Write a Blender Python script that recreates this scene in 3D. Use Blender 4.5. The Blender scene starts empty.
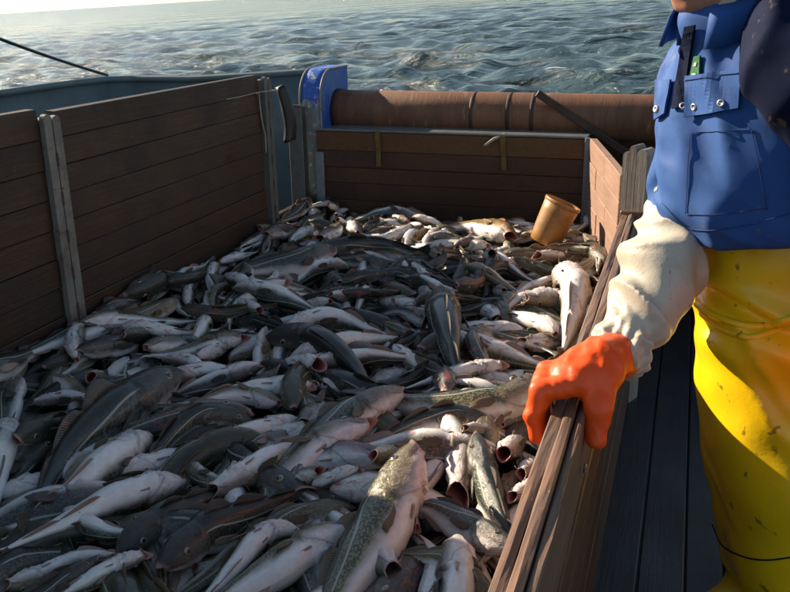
import bpy, math, random
import numpy as np
from mathutils import Vector, Matrix

# ---------------------------------------------------------------- camera, sky, sun, exposure
scene = bpy.context.scene
CAM = np.array([0.0, 0.0, 1.6])
R = np.array([[0.950, 0.085, -0.300], [0.312, -0.307, 0.899], [-0.015, -0.948, -0.318]])
u_, _, v_ = np.linalg.svd(R); R = u_ @ v_
FPX, PCX, PCY = 880.0, 395.0, 296.0
cam_data = bpy.data.cameras.new('camera'); cam = bpy.data.objects.new('camera', cam_data)
scene.collection.objects.link(cam)
cam_data.sensor_width = 36.0; cam_data.lens = 36.0 * FPX / 790.0
cam_data.clip_start = 0.05; cam_data.clip_end = 20000
M4 = Matrix.Identity(4)
for i in range(3):
    M4[i][0] = R[i, 0]; M4[i][1] = -R[i, 1]; M4[i][2] = -R[i, 2]; M4[i][3] = CAM[i]
cam.matrix_world = M4
scene.camera = cam

SEA_N = Vector((-0.039, -0.026, 0.999)).normalized()
SUN_TRAVEL = Vector((1.54, -0.50, -0.78)).normalized()
SUN_EL = math.asin(-SUN_TRAVEL.z); SUN_AZ = math.atan2(-SUN_TRAVEL.x, -SUN_TRAVEL.y)
world = bpy.data.worlds.new('World'); scene.world = world; world.use_nodes = True
wn = world.node_tree; wn.nodes.clear()
sky = wn.nodes.new('ShaderNodeTexSky'); sky.sky_type = 'NISHITA'; sky.sun_disc = False
sky.sun_elevation = SUN_EL; sky.sun_rotation = SUN_AZ; sky.air_density = 1.0; sky.dust_density = 0.3; sky.ozone_density = 1.0
tc = wn.nodes.new('ShaderNodeTexCoord'); mp = wn.nodes.new('ShaderNodeMapping'); mp.vector_type = 'POINT'
mp.inputs['Rotation'].default_value = SEA_N.rotation_difference(Vector((0, 0, 1))).to_euler()
bg = wn.nodes.new('ShaderNodeBackground'); bg.inputs[1].default_value = 0.056
wo = wn.nodes.new('ShaderNodeOutputWorld')
wn.links.new(tc.outputs['Generated'], mp.inputs[0]); wn.links.new(mp.outputs[0], sky.inputs[0])
hs = wn.nodes.new('ShaderNodeHueSaturation'); hs.inputs['Saturation'].default_value = 0.66      # thin high haze pales the sky
wn.links.new(sky.outputs[0], hs.inputs['Color']); wb = wn.nodes.new('ShaderNodeMix'); wb.data_type = 'RGBA'; wb.blend_type = 'MULTIPLY'; wb.inputs[0].default_value = 1.0; wb.inputs[7].default_value = (0.90, 1.0, 1.05, 1)   # camera white balance
wn.links.new(hs.outputs[0], wb.inputs[6]); wn.links.new(wb.outputs[2], bg.inputs[0]); wn.links.new(bg.outputs[0], wo.inputs[0])
sd = bpy.data.lights.new('sun', 'SUN'); sd.energy = 5.0; sd.angle = math.radians(0.6); sd.color = (1.0, 0.83, 0.62)
sun = bpy.data.objects.new('sun', sd); scene.collection.objects.link(sun)
sun.rotation_euler = SUN_TRAVEL.to_track_quat('-Z', 'Y').to_euler(); sun.location = (-8, 3, 6)
scene.view_settings.view_transform = 'Standard'; scene.view_settings.look = 'None'
scene.view_settings.exposure = 1.2; scene.view_settings.gamma = 1.0
scene.render.resolution_x = 1024; scene.render.resolution_y = 767

# ---------------------------------------------------------------- helpers
random.seed(5); RNG = np.random.RandomState(11)
COL = scene.collection

def ray(px, py):
    v = R @ np.array([px - PCX, py - PCY, FPX]); return v / np.linalg.norm(v)
def at_z(px, py, z):
    r = ray(px, py); return CAM + r * ((z - CAM[2]) / r[2])
def at_y(px, py, y):
    r = ray(px, py); return CAM + r * (y / r[1])
def project(p):
    c = R.T @ (np.asarray(p, float) - CAM); return PCX + FPX * c[0] / c[2], PCY + FPX * c[1] / c[2]

def tag(o, label=None, cat=None, group=None, kind=None):
    if label: o['label'] = label
    if cat: o['category'] = cat
    if group: o['group'] = group
    if kind: o['kind'] = kind
    return o

def mesh_obj(name, verts, faces, mat=None, parent=None, smooth=True, loc=None, uv=None, mats=None, midx=None):
    me = bpy.data.meshes.new(name)
    V = np.asarray(verts, float)
    if loc is not None: V = V - np.asarray(loc, float)
    me.from_pydata(V.tolist(), [], faces if isinstance(faces, list) else faces.tolist())
    if uv is not None:
        ul = me.uv_layers.new(name='UVMap')
        li = np.empty(len(me.loops), int); me.loops.foreach_get('vertex_index', li)
        ul.data.foreach_set('uv', np.asarray(uv, float)[li].ravel())
    for m in (mats or ([mat] if mat else [])): me.materials.append(m)
    if midx is not None: me.polygons.foreach_set('material_index', np.asarray(midx, int))
    me.polygons.foreach_set('use_smooth', np.full(len(me.polygons), smooth))
    me.update()
    o = bpy.data.objects.new(name, me); COL.objects.link(o)
    if loc is not None: o.location = Vector(loc)
    if parent is not None:
        o.parent = parent
        if loc is None: o.matrix_parent_inverse = Matrix.Translation(-Vector(parent.location))
        else: o.location = Vector(loc) - Vector(parent.location)
    return o

def empty(name, loc):
    o = bpy.data.objects.new(name, None); COL.objects.link(o); o.location = Vector(loc); o.empty_display_size = 0.1
    return o

def chamfer_box(lo, hi, c=0.004, jitter=0.0):
    lo = np.array(lo, float); hi = np.array(hi, float)
    V = []; idx = {}
    for sx in (0, 1):
        for sy in (0, 1):
            for sz in (0, 1):
                s = (sx, sy, sz)
                j = RNG.uniform(-jitter, jitter, 3)
                for a in range(3):
                    p = np.array([hi[k] - c if s[k] else lo[k] + c for k in range(3)])
                    p[a] = hi[a] if s[a] else lo[a]
                    idx[(s, a)] = len(V); V.append(p + j)
    F = []
    for a in range(3):
        b, d = (a + 1) % 3, (a + 2) % 3
        for sa in (0, 1):
            q = []
            for sb, sd_ in ((0, 0), (1, 0), (1, 1), (0, 1)):
                s = [0, 0, 0]; s[a] = sa; s[b] = sb; s[d] = sd_; q.append(idx[(tuple(s), a)])
            F.append(q if sa else q[::-1])
        for sb in (0, 1):
            for sd_ in (0, 1):
                s0 = [0, 0, 0]; s0[b] = sb; s0[d] = sd_; s1 = list(s0); s1[a] = 1
                q = [idx[(tuple(s0), b)], idx[(tuple(s1), b)], idx[(tuple(s1), d)], idx[(tuple(s0), d)]]
                F.append(q if (sb != sd_) else q[::-1])
    for k, s in enumerate([(x, y, z) for x in (0, 1) for y in (0, 1) for z in (0, 1)]):
        q = [idx[(s, 0)], idx[(s, 1)], idx[(s, 2)]]
        F.append(q if sum(s) % 2 == 1 else q[::-1])
    return np.array(V), F

def frame_box(origin, ex, ey, ez, lo, hi, c=0.004, jitter=0.0):
    V, F = chamfer_box(lo, hi, c, jitter)
    return np.asarray(origin) + V[:, :1] * np.asarray(ex) + V[:, 1:2] * np.asarray(ey) + V[:, 2:] * np.asarray(ez), F

def join(parts):
    V = []; F = []; n = 0
    for v, f in parts:
        V.append(np.asarray(v)); F += [[i + n for i in q] for q in f]; n += len(v)
    return np.vstack(V), F

def tube(pts, rad, seg=8, cap=True):
    P = np.asarray(pts, float); n = len(P); r = np.full(n, rad) if np.isscalar(rad) else np.asarray(rad, float)
    T = np.gradient(P, axis=0); T /= np.linalg.norm(T, axis=1)[:, None]
    up = np.array([0, 0, 1.0]) if abs(T[0][2]) < 0.9 else np.array([1.0, 0, 0])
    V = []
    for i in range(n):
        b = np.cross(T[i], up); b /= np.linalg.norm(b); c = np.cross(b, T[i]); up = c
        for k in range(seg):
            a = 2 * math.pi * k / seg; V.append(P[i] + r[i] * (b * math.cos(a) + c * math.sin(a)))
    F = [[i * seg + k, i * seg + (k + 1) % seg, (i + 1) * seg + (k + 1) % seg, (i + 1) * seg + k] for i in range(n - 1) for k in range(seg)]
    if cap: F += [list(range(seg))[::-1], list(range((n - 1) * seg, n * seg))]
    return np.array(V), F

def sheet(grid, nrm, t):
    """thin slab: grid (m,n,3) points pushed +-t/2 along nrm"""
    G = np.asarray(grid, float); m, n = G.shape[:2]; N = np.asarray(nrm, float)
    if N.ndim == 1: N = np.broadcast_to(N, G.shape)
    V = np.vstack([(G + N * t / 2).reshape(-1, 3), (G - N * t / 2).reshape(-1, 3)]); o = m * n
    F = []
    for i in range(m - 1):
        for j in range(n - 1):
            a, b, c, d = i * n + j, i * n + j + 1, (i + 1) * n + j + 1, (i + 1) * n + j
            F += [[a, b, c, d], [o + d, o + c, o + b, o + a]]
    for i in range(m - 1):
        F += [[i * n, (i + 1) * n, o + (i + 1) * n, o + i * n], [(i + 1) * n + n - 1, i * n + n - 1, o + i * n + n - 1, o + (i + 1) * n + n - 1]]
    for j in range(n - 1):
        F += [[j + 1, j, o + j, o + j + 1], [(m - 1) * n + j, (m - 1) * n + j + 1, o + (m - 1) * n + j + 1, o + (m - 1) * n + j]]
    return V, F

def vnoise(P, seed=0):
    """value noise in -1..1 at points (...,3)"""
    P = np.asarray(P, float); I = np.floor(P).astype(np.int64); f = P - I; f = f * f * (3 - 2 * f); out = 0
    for dx in (0, 1):
        for dy in (0, 1):
            for dz in (0, 1):
                h = (I[..., 0] + dx) * 374761393 + (I[..., 1] + dy) * 668265263 + (I[..., 2] + dz) * 2147483647 + seed * 974711
                h = (h ^ (h >> 13)) * 1274126177 & 0xffffffff; h = (h ^ (h >> 16)) & 0xffff
                w = (f[..., 0] if dx else 1 - f[..., 0]) * (f[..., 1] if dy else 1 - f[..., 1]) * (f[..., 2] if dz else 1 - f[..., 2])
                out = out + w * (h / 32767.5 - 1)
    return out

def surface_nets(fn, lo, hi, res):
    lo = np.array(lo, float); hi = np.array(hi, float); n = np.ceil((hi - lo) / res).astype(int) + 1
    ax = [lo[k] + res * np.arange(n[k]) for k in range(3)]
    G = np.stack(np.meshgrid(*ax, indexing='ij'), -1)
    # evaluate finely only near the surface: a coarse pass first
    k = 4; cg = G[::k, ::k, ::k]; cd = fn(cg); D = np.repeat(np.repeat(np.repeat(cd, k, 0), k, 1), k, 2)[:n[0], :n[1], :n[2]].copy()
    near = np.abs(D) < k * res * 2.0 + 0.03; D[near] = fn(G[near])
    corners = [(a, b, c) for a in (0, 1) for b in (0, 1) for c in (0, 1)]
    cs = [D[a:n[0] - 1 + a, b:n[1] - 1 + b, c:n[2] - 1 + c] for a, b, c in corners]
    S = np.stack(cs, -1); neg = S < 0; act = neg.any(-1) & ~neg.all(-1)
    cells = np.argwhere(act); sv = S[act]
    acc = np.zeros((len(cells), 3)); cnt = np.zeros(len(cells))
    for i, ci in enumerate(corners):
        for j, cj in enumerate(corners):
            if j > i and sum(abs(x - y) for x, y in zip(ci, cj)) == 1:
                a, b = sv[:, i], sv[:, j]; m = (a < 0) != (b < 0)
                t = np.where(m, a / np.where(m, a - b, 1), 0)[:, None]
                p = np.array(ci) + t * (np.array(cj) - np.array(ci)); acc[m] += p[m]; cnt[m] += 1
    V = lo + res * (cells + acc / cnt[:, None])
    idm = -np.ones(act.shape, int); idm[tuple(cells.T)] = np.arange(len(cells)); F = []
    for a in range(3):
        b, c = (a + 1) % 3, (a + 2) % 3
        sl0 = [slice(None)] * 3; sl1 = [slice(None)] * 3; sl0[a] = slice(0, -1); sl1[a] = slice(1, None)
        d0, d1 = D[tuple(sl0)], D[tuple(sl1)]
        e = np.argwhere((d0 < 0) != (d1 < 0))
        e = e[(e[:, b] > 0) & (e[:, c] > 0) & (e[:, b] < n[b] - 1) & (e[:, c] < n[c] - 1)]
        if not len(e): continue
        eb = np.zeros(3, int); eb[b] = 1; ec = np.zeros(3, int); ec[c] = 1
        q = np.stack([idm[tuple((e - eb - ec).T)], idm[tuple((e - ec).T)], idm[tuple(e.T)], idm[tuple((e - eb).T)]], 1)
        flip = ~(d0[tuple(e.T)] < 0); q[flip] = q[flip][:, ::-1]; F.append(q)
    return V, np.vstack(F)

def s_capsule(P, a, b, ra, rb=None):
    a = np.array(a, float); b = np.array(b, float); rb = ra if rb is None else rb
    d = b - a; t = np.clip(((P - a) @ d) / (d @ d), 0, 1)
    return np.linalg.norm(P - a - t[..., None] * d, axis=-1) - (ra + (rb - ra) * t)
def s_ell(P, c, ax, r):
    Q = np.stack([(P - np.array(c, float)) @ np.array(a, float) for a in ax], -1) / np.array(r, float)
    k = np.linalg.norm(Q, axis=-1); k2 = np.linalg.norm(Q / np.array(r, float), axis=-1)
    return k * (k - 1) / np.maximum(k2, 1e-6)
def smin(a, b, k):
    h = np.clip(0.5 + 0.5 * (b - a) / k, 0, 1); return b + (a - b) * h - k * h * (1 - h)
def smax(a, b, k): return -smin(-a, -b, k)

# ---------------------------------------------------------------- materials
def new_mat(name):
    m = bpy.data.materials.new(name); m.use_nodes = True; nt = m.node_tree
    return m, nt, nt.nodes['Principled BSDF']
def N(nt, t, **kw):
    n = nt.nodes.new(t)
    for k, v in kw.items():
        if k in n.inputs: n.inputs[k].default_value = v
        else: setattr(n, k, v)
    return n
def L(nt, a, b): nt.links.new(a, b)
def ramp(nt, fac, stops, interp='LINEAR'):
    r = nt.nodes.new('ShaderNodeValToRGB'); r.color_ramp.interpolation = interp; e = r.color_ramp.elements
    while len(e) < len(stops): e.new(0.5)
    for x, (p, c) in zip(e, stops): x.position = p; x.color = (c, c, c, 1) if np.isscalar(c) else (*c, 1)
    if fac is not None: nt.links.new(fac, r.inputs[0])
    return r
def mixc(nt, fac, a, b, mode='MIX'):
    m = nt.nodes.new('ShaderNodeMix'); m.data_type = 'RGBA'; m.blend_type = mode
    for s, v in ((m.inputs[0], fac), (m.inputs[6], a), (m.inputs[7], b)):
        if hasattr(v, 'is_output'): nt.links.new(v, s)
        elif np.isscalar(v): s.default_value = v
        else: s.default_value = (*v, 1)
    return m.outputs[2]
def math_(nt, op, a, b=0.5, clamp=False):
    m = nt.nodes.new('ShaderNodeMath'); m.operation = op; m.use_clamp = clamp
    for s, v in ((m.inputs[0], a), (m.inputs[1], b)):
        if hasattr(v, 'is_output'): nt.links.new(v, s)
        else: s.default_value = v
    return m.outputs[0]
def noise_tex(nt, vec, scale, detail=4, rough=0.55, dist=0.0):
    n = nt.nodes.new('ShaderNodeTexNoise'); n.inputs['Scale'].default_value = scale; n.inputs['Detail'].default_value = detail
    n.inputs['Roughness'].default_value = rough; n.inputs['Distortion'].default_value = dist
    if vec is not None: nt.links.new(vec, n.inputs['Vector'])
    return n.outputs['Fac']
def mapped(nt, scale=(1, 1, 1), src='Object'):
    t = nt.nodes.new('ShaderNodeTexCoord'); m = nt.nodes.new('ShaderNodeMapping'); m.inputs['Scale'].default_value = scale
    nt.links.new(t.outputs[src], m.inputs[0]); return m.outputs[0]
def bump(nt, h, bsdf, dist=0.005, strength=0.5):
    b = nt.nodes.new('ShaderNodeBump'); b.inputs['Distance'].default_value = dist; b.inputs['Strength'].default_value = strength
    nt.links.new(h, b.inputs['Height']); nt.links.new(b.outputs[0], bsdf.inputs['Normal'])

def wood_mat(name, c_dark, c_light, grain=(18, 1.2, 18), rough=(0.4, 0.75), stain=None, randomize=0.5):
    """grain runs along local Y"""
    m, nt, b = new_mat(name)
    oi = nt.nodes.new('ShaderNodeObjectInfo'); t = nt.nodes.new('ShaderNodeTexCoord')
    off = nt.nodes.new('ShaderNodeVectorMath'); off.operation = 'SCALE'; off.inputs[0].default_value = (7.1, 13.3, 5.7)
    L(nt, oi.outputs['Random'], off.inputs['Scale'])
    add = nt.nodes.new('ShaderNodeVectorMath'); add.operation = 'ADD'; L(nt, t.outputs['Object'], add.inputs[0]); L(nt, off.outputs[0], add.inputs[1])
    mp_ = nt.nodes.new('ShaderNodeMapping'); mp_.inputs['Scale'].default_value = grain; L(nt, add.outputs[0], mp_.inputs[0])
    g = noise_tex(nt, mp_.outputs[0], 3.0, 8, 0.65, 0.6); big = noise_tex(nt, add.outputs[0], 3.5, 4, 0.6)
    fine = noise_tex(nt, add.outputs[0], 60, 3, 0.6)
    c = ramp(nt, g, [(0.3, c_dark), (0.7, c_light)]).outputs[0]
    c = mixc(nt, math_(nt, 'MULTIPLY', oi.outputs['Random'], randomize), c, tuple(0.45 * x for x in c_dark))
    rv = math_(nt, 'FRACT', math_(nt, 'MULTIPLY', oi.outputs['Random'], 7.31)); c = mixc(nt, math_(nt, 'MULTIPLY', rv, 0.6 * randomize), c, tuple(0.4 * x + 0.6 * sum(c_light) / 4.5 for x in c_dark))
    c = mixc(nt, ramp(nt, big, [(0.45, 0.0), (0.75, 0.7)]).outputs[0], c, stain or tuple(0.5 * x for x in c_dark))
    sp = ramp(nt, fine, [(0.70, 0.0), (0.76, 0.6)]).outputs[0]
    c = mixc(nt, sp, c, tuple(min(1, 1.8 * x + 0.03) for x in c_light))
    L(nt, c, b.inputs['Base Color'])
    L(nt, ramp(nt, big, [(0.3, rough[0]), (0.7, rough[1])]).outputs[0], b.inputs['Roughness'])
    h = math_(nt, 'ADD', g, math_(nt, 'MULTIPLY', fine, 0.3)); bump(nt, h, b, 0.004, 0.55)
    return m

def paint_mat(name, col, dirt, rough=0.45, dirt_amt=(0.5, 0.72), scale=4.0, rust=None, bump_d=0.003, fine_amt=0.5, stretch=(1, 1, 1)):
    m, nt, b = new_mat(name); v = mapped(nt, stretch)
    n1 = noise_tex(nt, v, scale, 6, 0.65); n2 = noise_tex(nt, v, scale * 9, 4, 0.6); n3 = noise_tex(nt, v, scale * 2.3, 8, 0.7, 0.4)
    c = mixc(nt, ramp(nt, n1, [(dirt_amt[0], 0.0), (dirt_amt[1], 0.75)]).outputs[0], col, dirt)
    c = mixc(nt, math_(nt, 'MULTIPLY', ramp(nt, n2, [(0.55, 0.0), (0.75, 1.0)]).outputs[0], fine_amt), c, dirt)
    if rust: c = mixc(nt, ramp(nt, n3, [(0.58, 0.0), (0.66, 0.9)]).outputs[0], c, rust)
    L(nt, c, b.inputs['Base Color']); L(nt, ramp(nt, n1, [(0.3, rough * 0.75), (0.7, min(1, rough * 1.4))]).outputs[0], b.inputs['Roughness'])
    bump(nt, math_(nt, 'ADD', n1, math_(nt, 'MULTIPLY', n2, 0.4)), b, bump_d, 0.5)
    return m

MAT = {}
MAT['wood_left'] = wood_mat('wet_brown_planks', (0.040, 0.019, 0.010), (0.066, 0.031, 0.016), stain=(0.020, 0.014, 0.010))
MAT['wood_back'] = wood_mat('dark_red_planks', (0.036, 0.015, 0.008), (0.075, 0.031, 0.014), grain=(1.2, 18, 18), stain=(0.09, 0.055, 0.012))
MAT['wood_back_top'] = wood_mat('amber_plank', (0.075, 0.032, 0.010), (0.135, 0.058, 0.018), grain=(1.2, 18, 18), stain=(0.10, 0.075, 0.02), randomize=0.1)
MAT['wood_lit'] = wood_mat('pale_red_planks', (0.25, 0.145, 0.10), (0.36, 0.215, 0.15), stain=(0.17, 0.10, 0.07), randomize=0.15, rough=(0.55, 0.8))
MAT['wood_rail'] = wood_mat('worn_rail_wood', (0.12, 0.068, 0.045), (0.24, 0.135, 0.085), stain=(0.10, 0.085, 0.075), randomize=0.2, rough=(0.35, 0.6))
MAT['wood_face'] = wood_mat('dark_rail_face', (0.07, 0.035, 0.018), (0.14, 0.065, 0.03), stain=(0.03, 0.02, 0.015), randomize=0.3)
MAT['deck'] = wood_mat('wet_dark_deck', (0.010, 0.014, 0.018), (0.030, 0.036, 0.040), stain=(0.030, 0.017, 0.010), randomize=0.4, rough=(0.25, 0.55))
MAT['steel'] = paint_mat('grey_green_bulwark_paint', (0.105, 0.15, 0.155), (0.06, 0.075, 0.075), 0.4, (0.45, 0.8), 2.0, rust=None)
MAT['steel_post'] = paint_mat('worn_grey_steel', (0.20, 0.19, 0.17), (0.08, 0.06, 0.045), 0.5, (0.45, 0.75), 9.0, rust=(0.12, 0.06, 0.03))
MAT['grey_post'] = paint_mat('dull_grey_channel', (0.10, 0.105, 0.10), (0.05, 0.045, 0.04), 0.5, (0.45, 0.75), 9.0, rust=(0.07, 0.045, 0.03))
MAT['weather_post'] = wood_mat('weathered_grey_post', (0.20, 0.17, 0.15), (0.36, 0.31, 0.27), grain=(18, 18, 1.2), stain=(0.13, 0.09, 0.06), randomize=0.2)
MAT['blue'] = paint_mat('chipped_blue_paint', (0.022, 0.095, 0.40), (0.12, 0.18, 0.27), 0.4, (0.48, 0.75), 7.0, rust=(0.16, 0.18, 0.18))
MAT['bracket_grey'] = paint_mat('worn_bracket_paint', (0.17, 0.20, 0.21), (0.09, 0.09, 0.085), 0.5, (0.5, 0.75), 7.0, rust=(0.10, 0.16, 0.33))
MAT['rust'] = paint_mat('rusty_roller_steel', (0.20, 0.088, 0.042), (0.075, 0.034, 0.022), 0.6, (0.4, 0.72), 5.0, rust=(0.30, 0.16, 0.09), bump_d=0.004, stretch=(2.2, 0.5, 0.5))
MAT['rust_dark'] = paint_mat('dark_rust_band', (0.06, 0.024, 0.014), (0.03, 0.014, 0.01), 0.6, (0.4, 0.72), 8.0, rust=(0.12, 0.05, 0.02))
MAT['bar'] = paint_mat('dark_brown_bar', (0.055, 0.030, 0.020), (0.025, 0.015, 0.012), 0.55, (0.4, 0.7), 10.0)
MAT['bucket'] = paint_mat('stained_yellow_plastic', (0.36, 0.175, 0.045), (0.17, 0.08, 0.03), 0.45, (0.42, 0.75), 16.0, rust=(0.40, 0.23, 0.08), bump_d=0.003)
MAT['strap'] = paint_mat('dirty_yellow_strap', (0.13, 0.088, 0.018), (0.06, 0.04, 0.015), 0.8, (0.45, 0.7), 22.0)
MAT['rubber'] = paint_mat('black_rubber', (0.009, 0.0095, 0.0105), (0.016, 0.016, 0.015), 0.5, (0.5, 0.8), 9.0)
MAT['string'] = paint_mat('pale_twine', (0.35, 0.32, 0.26), (0.2, 0.17, 0.12), 0.9, (0.4, 0.7), 40.0)
MAT['cable'] = paint_mat('black_cable', (0.012, 0.012, 0.013), (0.02, 0.02, 0.02), 0.6, (0.4, 0.7), 20.0)
MAT['wet_ledge'] = paint_mat('wet_steel_ledge', (0.16, 0.18, 0.185), (0.08, 0.085, 0.08), 0.22, (0.45, 0.7), 6.0)
MAT['pen_floor'] = paint_mat('dark_wet_pen_floor', (0.030, 0.030, 0.030), (0.015, 0.015, 0.014), 0.3, (0.45, 0.7), 5.0)

# ---------------------------------------------------------------- sea
def build_sea():
    na, nr = 600, 680
    az = np.radians(np.linspace(-72, 36, na)); rr = 13.0 * np.exp(np.linspace(0, math.log(9000 / 13.0), nr))
    A, RR = np.meshgrid(az, rr, indexing='xy'); X = RR * np.sin(A); Y = RR * np.cos(A)
    Z = np.zeros_like(X); DX = np.zeros_like(X); DY = np.zeros_like(X)
    rs = np.random.RandomState(3); crest = np.zeros_like(X)
    step = np.maximum(RR * math.log(9000 / 13.0) / nr, 0.02)
    for k in range(100):
        lam = 0.5 * (11.0 ** rs.rand() ** 1.1); th = math.radians(250 + rs.randn() * 42); kx, ky = math.cos(th) * 2 * math.pi / lam, math.sin(th) * 2 * math.pi / lam
        amp = 0.0100 * lam ** 0.80 * rs.uniform(0.5, 1.4); ph = rs.rand() * 6.28
        att = np.clip((lam / step - 2.2) / 2.0, 0, 1); w = kx * X + ky * Y + ph
        Z += amp * att * np.sin(w); c = amp * att * np.cos(w) * 0.9; DX += c * math.cos(th); DY += c * math.sin(th)
    V = np.stack([X + DX, Y + DY, Z], -1).reshape(-1, 3)
    i, j = np.meshgrid(np.arange(nr - 1), np.arange(na - 1), indexing='ij'); a = (i * na + j).ravel()
    F = np.stack([a, a + 1, a + na + 1, a + na], 1)
    # calm coarse water for the rest of the circle and under the hull
    ra = np.radians(np.linspace(36, 288, 64)); r2 = 13.0 * np.exp(np.linspace(0, math.log(9000 / 13.0), 24)); n0 = len(V)
    V = np.vstack([V, np.stack([np.outer(r2, np.sin(ra)), np.outer(r2, np.cos(ra)), np.zeros((24, 64))], -1).reshape(-1, 3)])
    i, j = np.meshgrid(np.arange(23), np.arange(63), indexing='ij'); a = n0 + (i * 64 + j).ravel(); F = np.vstack([F, np.stack([a, a + 1, a + 65, a + 64], 1)])
    n0 = len(V); rd = np.radians(np.linspace(0, 360, 65)); V = np.vstack([V, np.stack([np.outer([0.5, 13.3], np.sin(rd)), np.outer([0.5, 13.3], np.cos(rd)), np.full((2, 65), -0.02)], -1).reshape(-1, 3)])
    a = n0 + np.arange(64); F = np.vstack([F, np.stack([a, a + 1, a + 66, a + 65], 1)])
    m, nt, b = new_mat('sea_water'); v = mapped(nt)
    b.inputs['Roughness'].default_value = 0.10; b.inputs['IOR'].default_value = 1.333
    n1 = noise_tex(nt, mapped(nt, (0.9, 1.3, 1)), 1.1, 6, 0.62, 0.3); n2 = noise_tex(nt, mapped(nt, (1.0, 1.5, 1)), 5.5, 4, 0.6); n0 = noise_tex(nt, mapped(nt, (0.6, 1.2, 1)), 0.13, 3, 0.5)
    deep = mixc(nt, ramp(nt, n0, [(0.35, 0.0), (0.65, 1.0)]).outputs[0], (0.024, 0.048, 0.056), (0.044, 0.080, 0.088))
    g = nt.nodes.new('ShaderNodeNewGeometry')
    # broken foam: scattered flecks, denser in the churned water astern
    sx = nt.nodes.new('ShaderNodeSeparateXYZ'); L(nt, v, sx.inputs[0])
    wx = math_(nt, 'DIVIDE', math_(nt, 'SUBTRACT', sx.outputs[0], -3.0), 8.0); wy = math_(nt, 'DIVIDE', math_(nt, 'SUBTRACT', sx.outputs[1], 36.0), 10.0)
    d2 = math_(nt, 'ADD', math_(nt, 'MULTIPLY', wx, wx), math_(nt, 'MULTIPLY', wy, wy))
    wake = ramp(nt, math_(nt, 'MULTIPLY', d2, 0.5), [(0.0, 1.0), (1.0, 0.0)]).outputs[0]
    fn = noise_tex(nt, mapped(nt, (0.5, 1.6, 1)), 0.9, 9, 0.72, 0.8)
    thr = math_(nt, 'ADD', fn, math_(nt, 'MULTIPLY', wake, 0.10))
    foam = ramp(nt, thr, [(0.69, 0.0), (0.76, 0.8)]).outputs[0]
    c = mixc(nt, foam, deep, (0.62, 0.66, 0.66)); L(nt, c, b.inputs['Base Color'])
    L(nt, ramp(nt, foam, [(0, 0.10), (1, 0.75)]).outputs[0], b.inputs['Roughness'])
    h = math_(nt, 'ADD', n1, math_(nt, 'MULTIPLY', n2, 0.4)); n3 = noise_tex(nt, mapped(nt, (0.55, 1.3, 1)), 0.33, 4, 0.55, 0.4); n4 = noise_tex(nt, mapped(nt, (0.4, 1.2, 1)), 0.06, 3, 0.5, 0.3)
    b1 = N(nt, 'ShaderNodeBump'); b1.inputs['Distance'].default_value = 2.2; b1.inputs['Strength'].default_value = 0.8; L(nt, n3, b1.inputs['Height'])
    b0 = N(nt, 'ShaderNodeBump'); b0.inputs['Distance'].default_value = 14.0; b0.inputs['Strength'].default_value = 0.7; L(nt, n4, b0.inputs['Height']); L(nt, b0.outputs[0], b1.inputs['Normal'])
    b2 = N(nt, 'ShaderNodeBump'); b2.inputs['Distance'].default_value = 0.30; b2.inputs['Strength'].default_value = 0.8; L(nt, h, b2.inputs['Height']); L(nt, b1.outputs[0], b2.inputs['Normal']); L(nt, b2.outputs[0], b.inputs['Normal'])
    o = mesh_obj('sea', V, F, m); o.location = (0, 0, -1.9)
    o.rotation_euler = Vector((0, 0, 1)).rotation_difference(SEA_N).to_euler()
    tag(o, 'choppy grey-green sea with broken foam beyond the bulwark', 'sea', kind='structure')
build_sea()

# ---------------------------------------------------------------- hull: decks and bulwark
def box_obj(name, lo, hi, mat, parent=None, c=0.004, jitter=0.0):
    V, F = chamfer_box(lo, hi, c, jitter); ctr = (np.array(lo) + np.array(hi)) / 2
    return mesh_obj(name, V, F, mat, parent, smooth=False, loc=ctr)

wd = box_obj('walkway_deck', (-0.155, -0.6, -0.09), (1.7, 6.0, -0.034), MAT['pen_floor'])
tag(wd, kind='structure')
x = -0.150; k = 0
while x < 1.65:
    w = 0.118 + 0.012 * math.sin(k * 2.3)
    box_obj('plank', (x, -0.55, -0.030), (x + w, 5.9, 0.0 - 0.002 * (k % 3)), MAT['deck'], wd, 0.005, 0.0015); x += w + 0.004; k += 1
pf = box_obj('pen_floor', (-1.975, 0.2, -0.09), (-0.222, 4.575, 0.33), MAT['pen_floor']); tag(pf, kind='structure')

# steel bulwark: a plated wall with a rounded cap rail, port side then across the stern
bw = empty('steel_bulwark', (-3.6, 4.5, -0.1)); tag(bw, 'grey-green painted steel bulwark with rounded cap rail, behind the long plank wall', 'bulwark')
top = [(-3.6, -0.6, 1.155), (-3.6, 2.0, 1.155), (-3.6, 4.6, 1.155), (-3.55, 4.90, 1.155), (-3.40, 4.985, 1.155), (-2.99, 4.985, 1.157), (-2.6, 4.985, 1.180), (-2.24, 4.985, 1.204), (-2.06, 4.985, 1.208)]
def dense(P, n):
    P = np.array(P, float); t = np.linspace(0, len(P) - 1, n); return np.stack([np.interp(t, np.arange(len(P)), P[:, k]) for k in range(3)], -1)
tp = dense(top, 70); g = np.stack([tp * [1, 1, 0] + [0, 0, z] * np.ones((70, 1)) + tp * [0, 0, f] for z, f in ((-0.5, 0), (0.0, 0), (0.3, 0), (0.0, 0.6), (0, 0.985))], 0)
tn = np.gradient(tp, axis=0); nn = np.cross(tn, [0, 0, 1.0]); nn /= np.linalg.norm(nn, axis=1)[:, None]
g = g + (np.array([0.0012 * vnoise(q * 3.1) for q in g]))[..., None] * nn * 6
V, F = sheet(g, np.broadcast_to(nn, g.shape), 0.012); mesh_obj('plating', V, F, MAT['steel'], bw)
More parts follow.
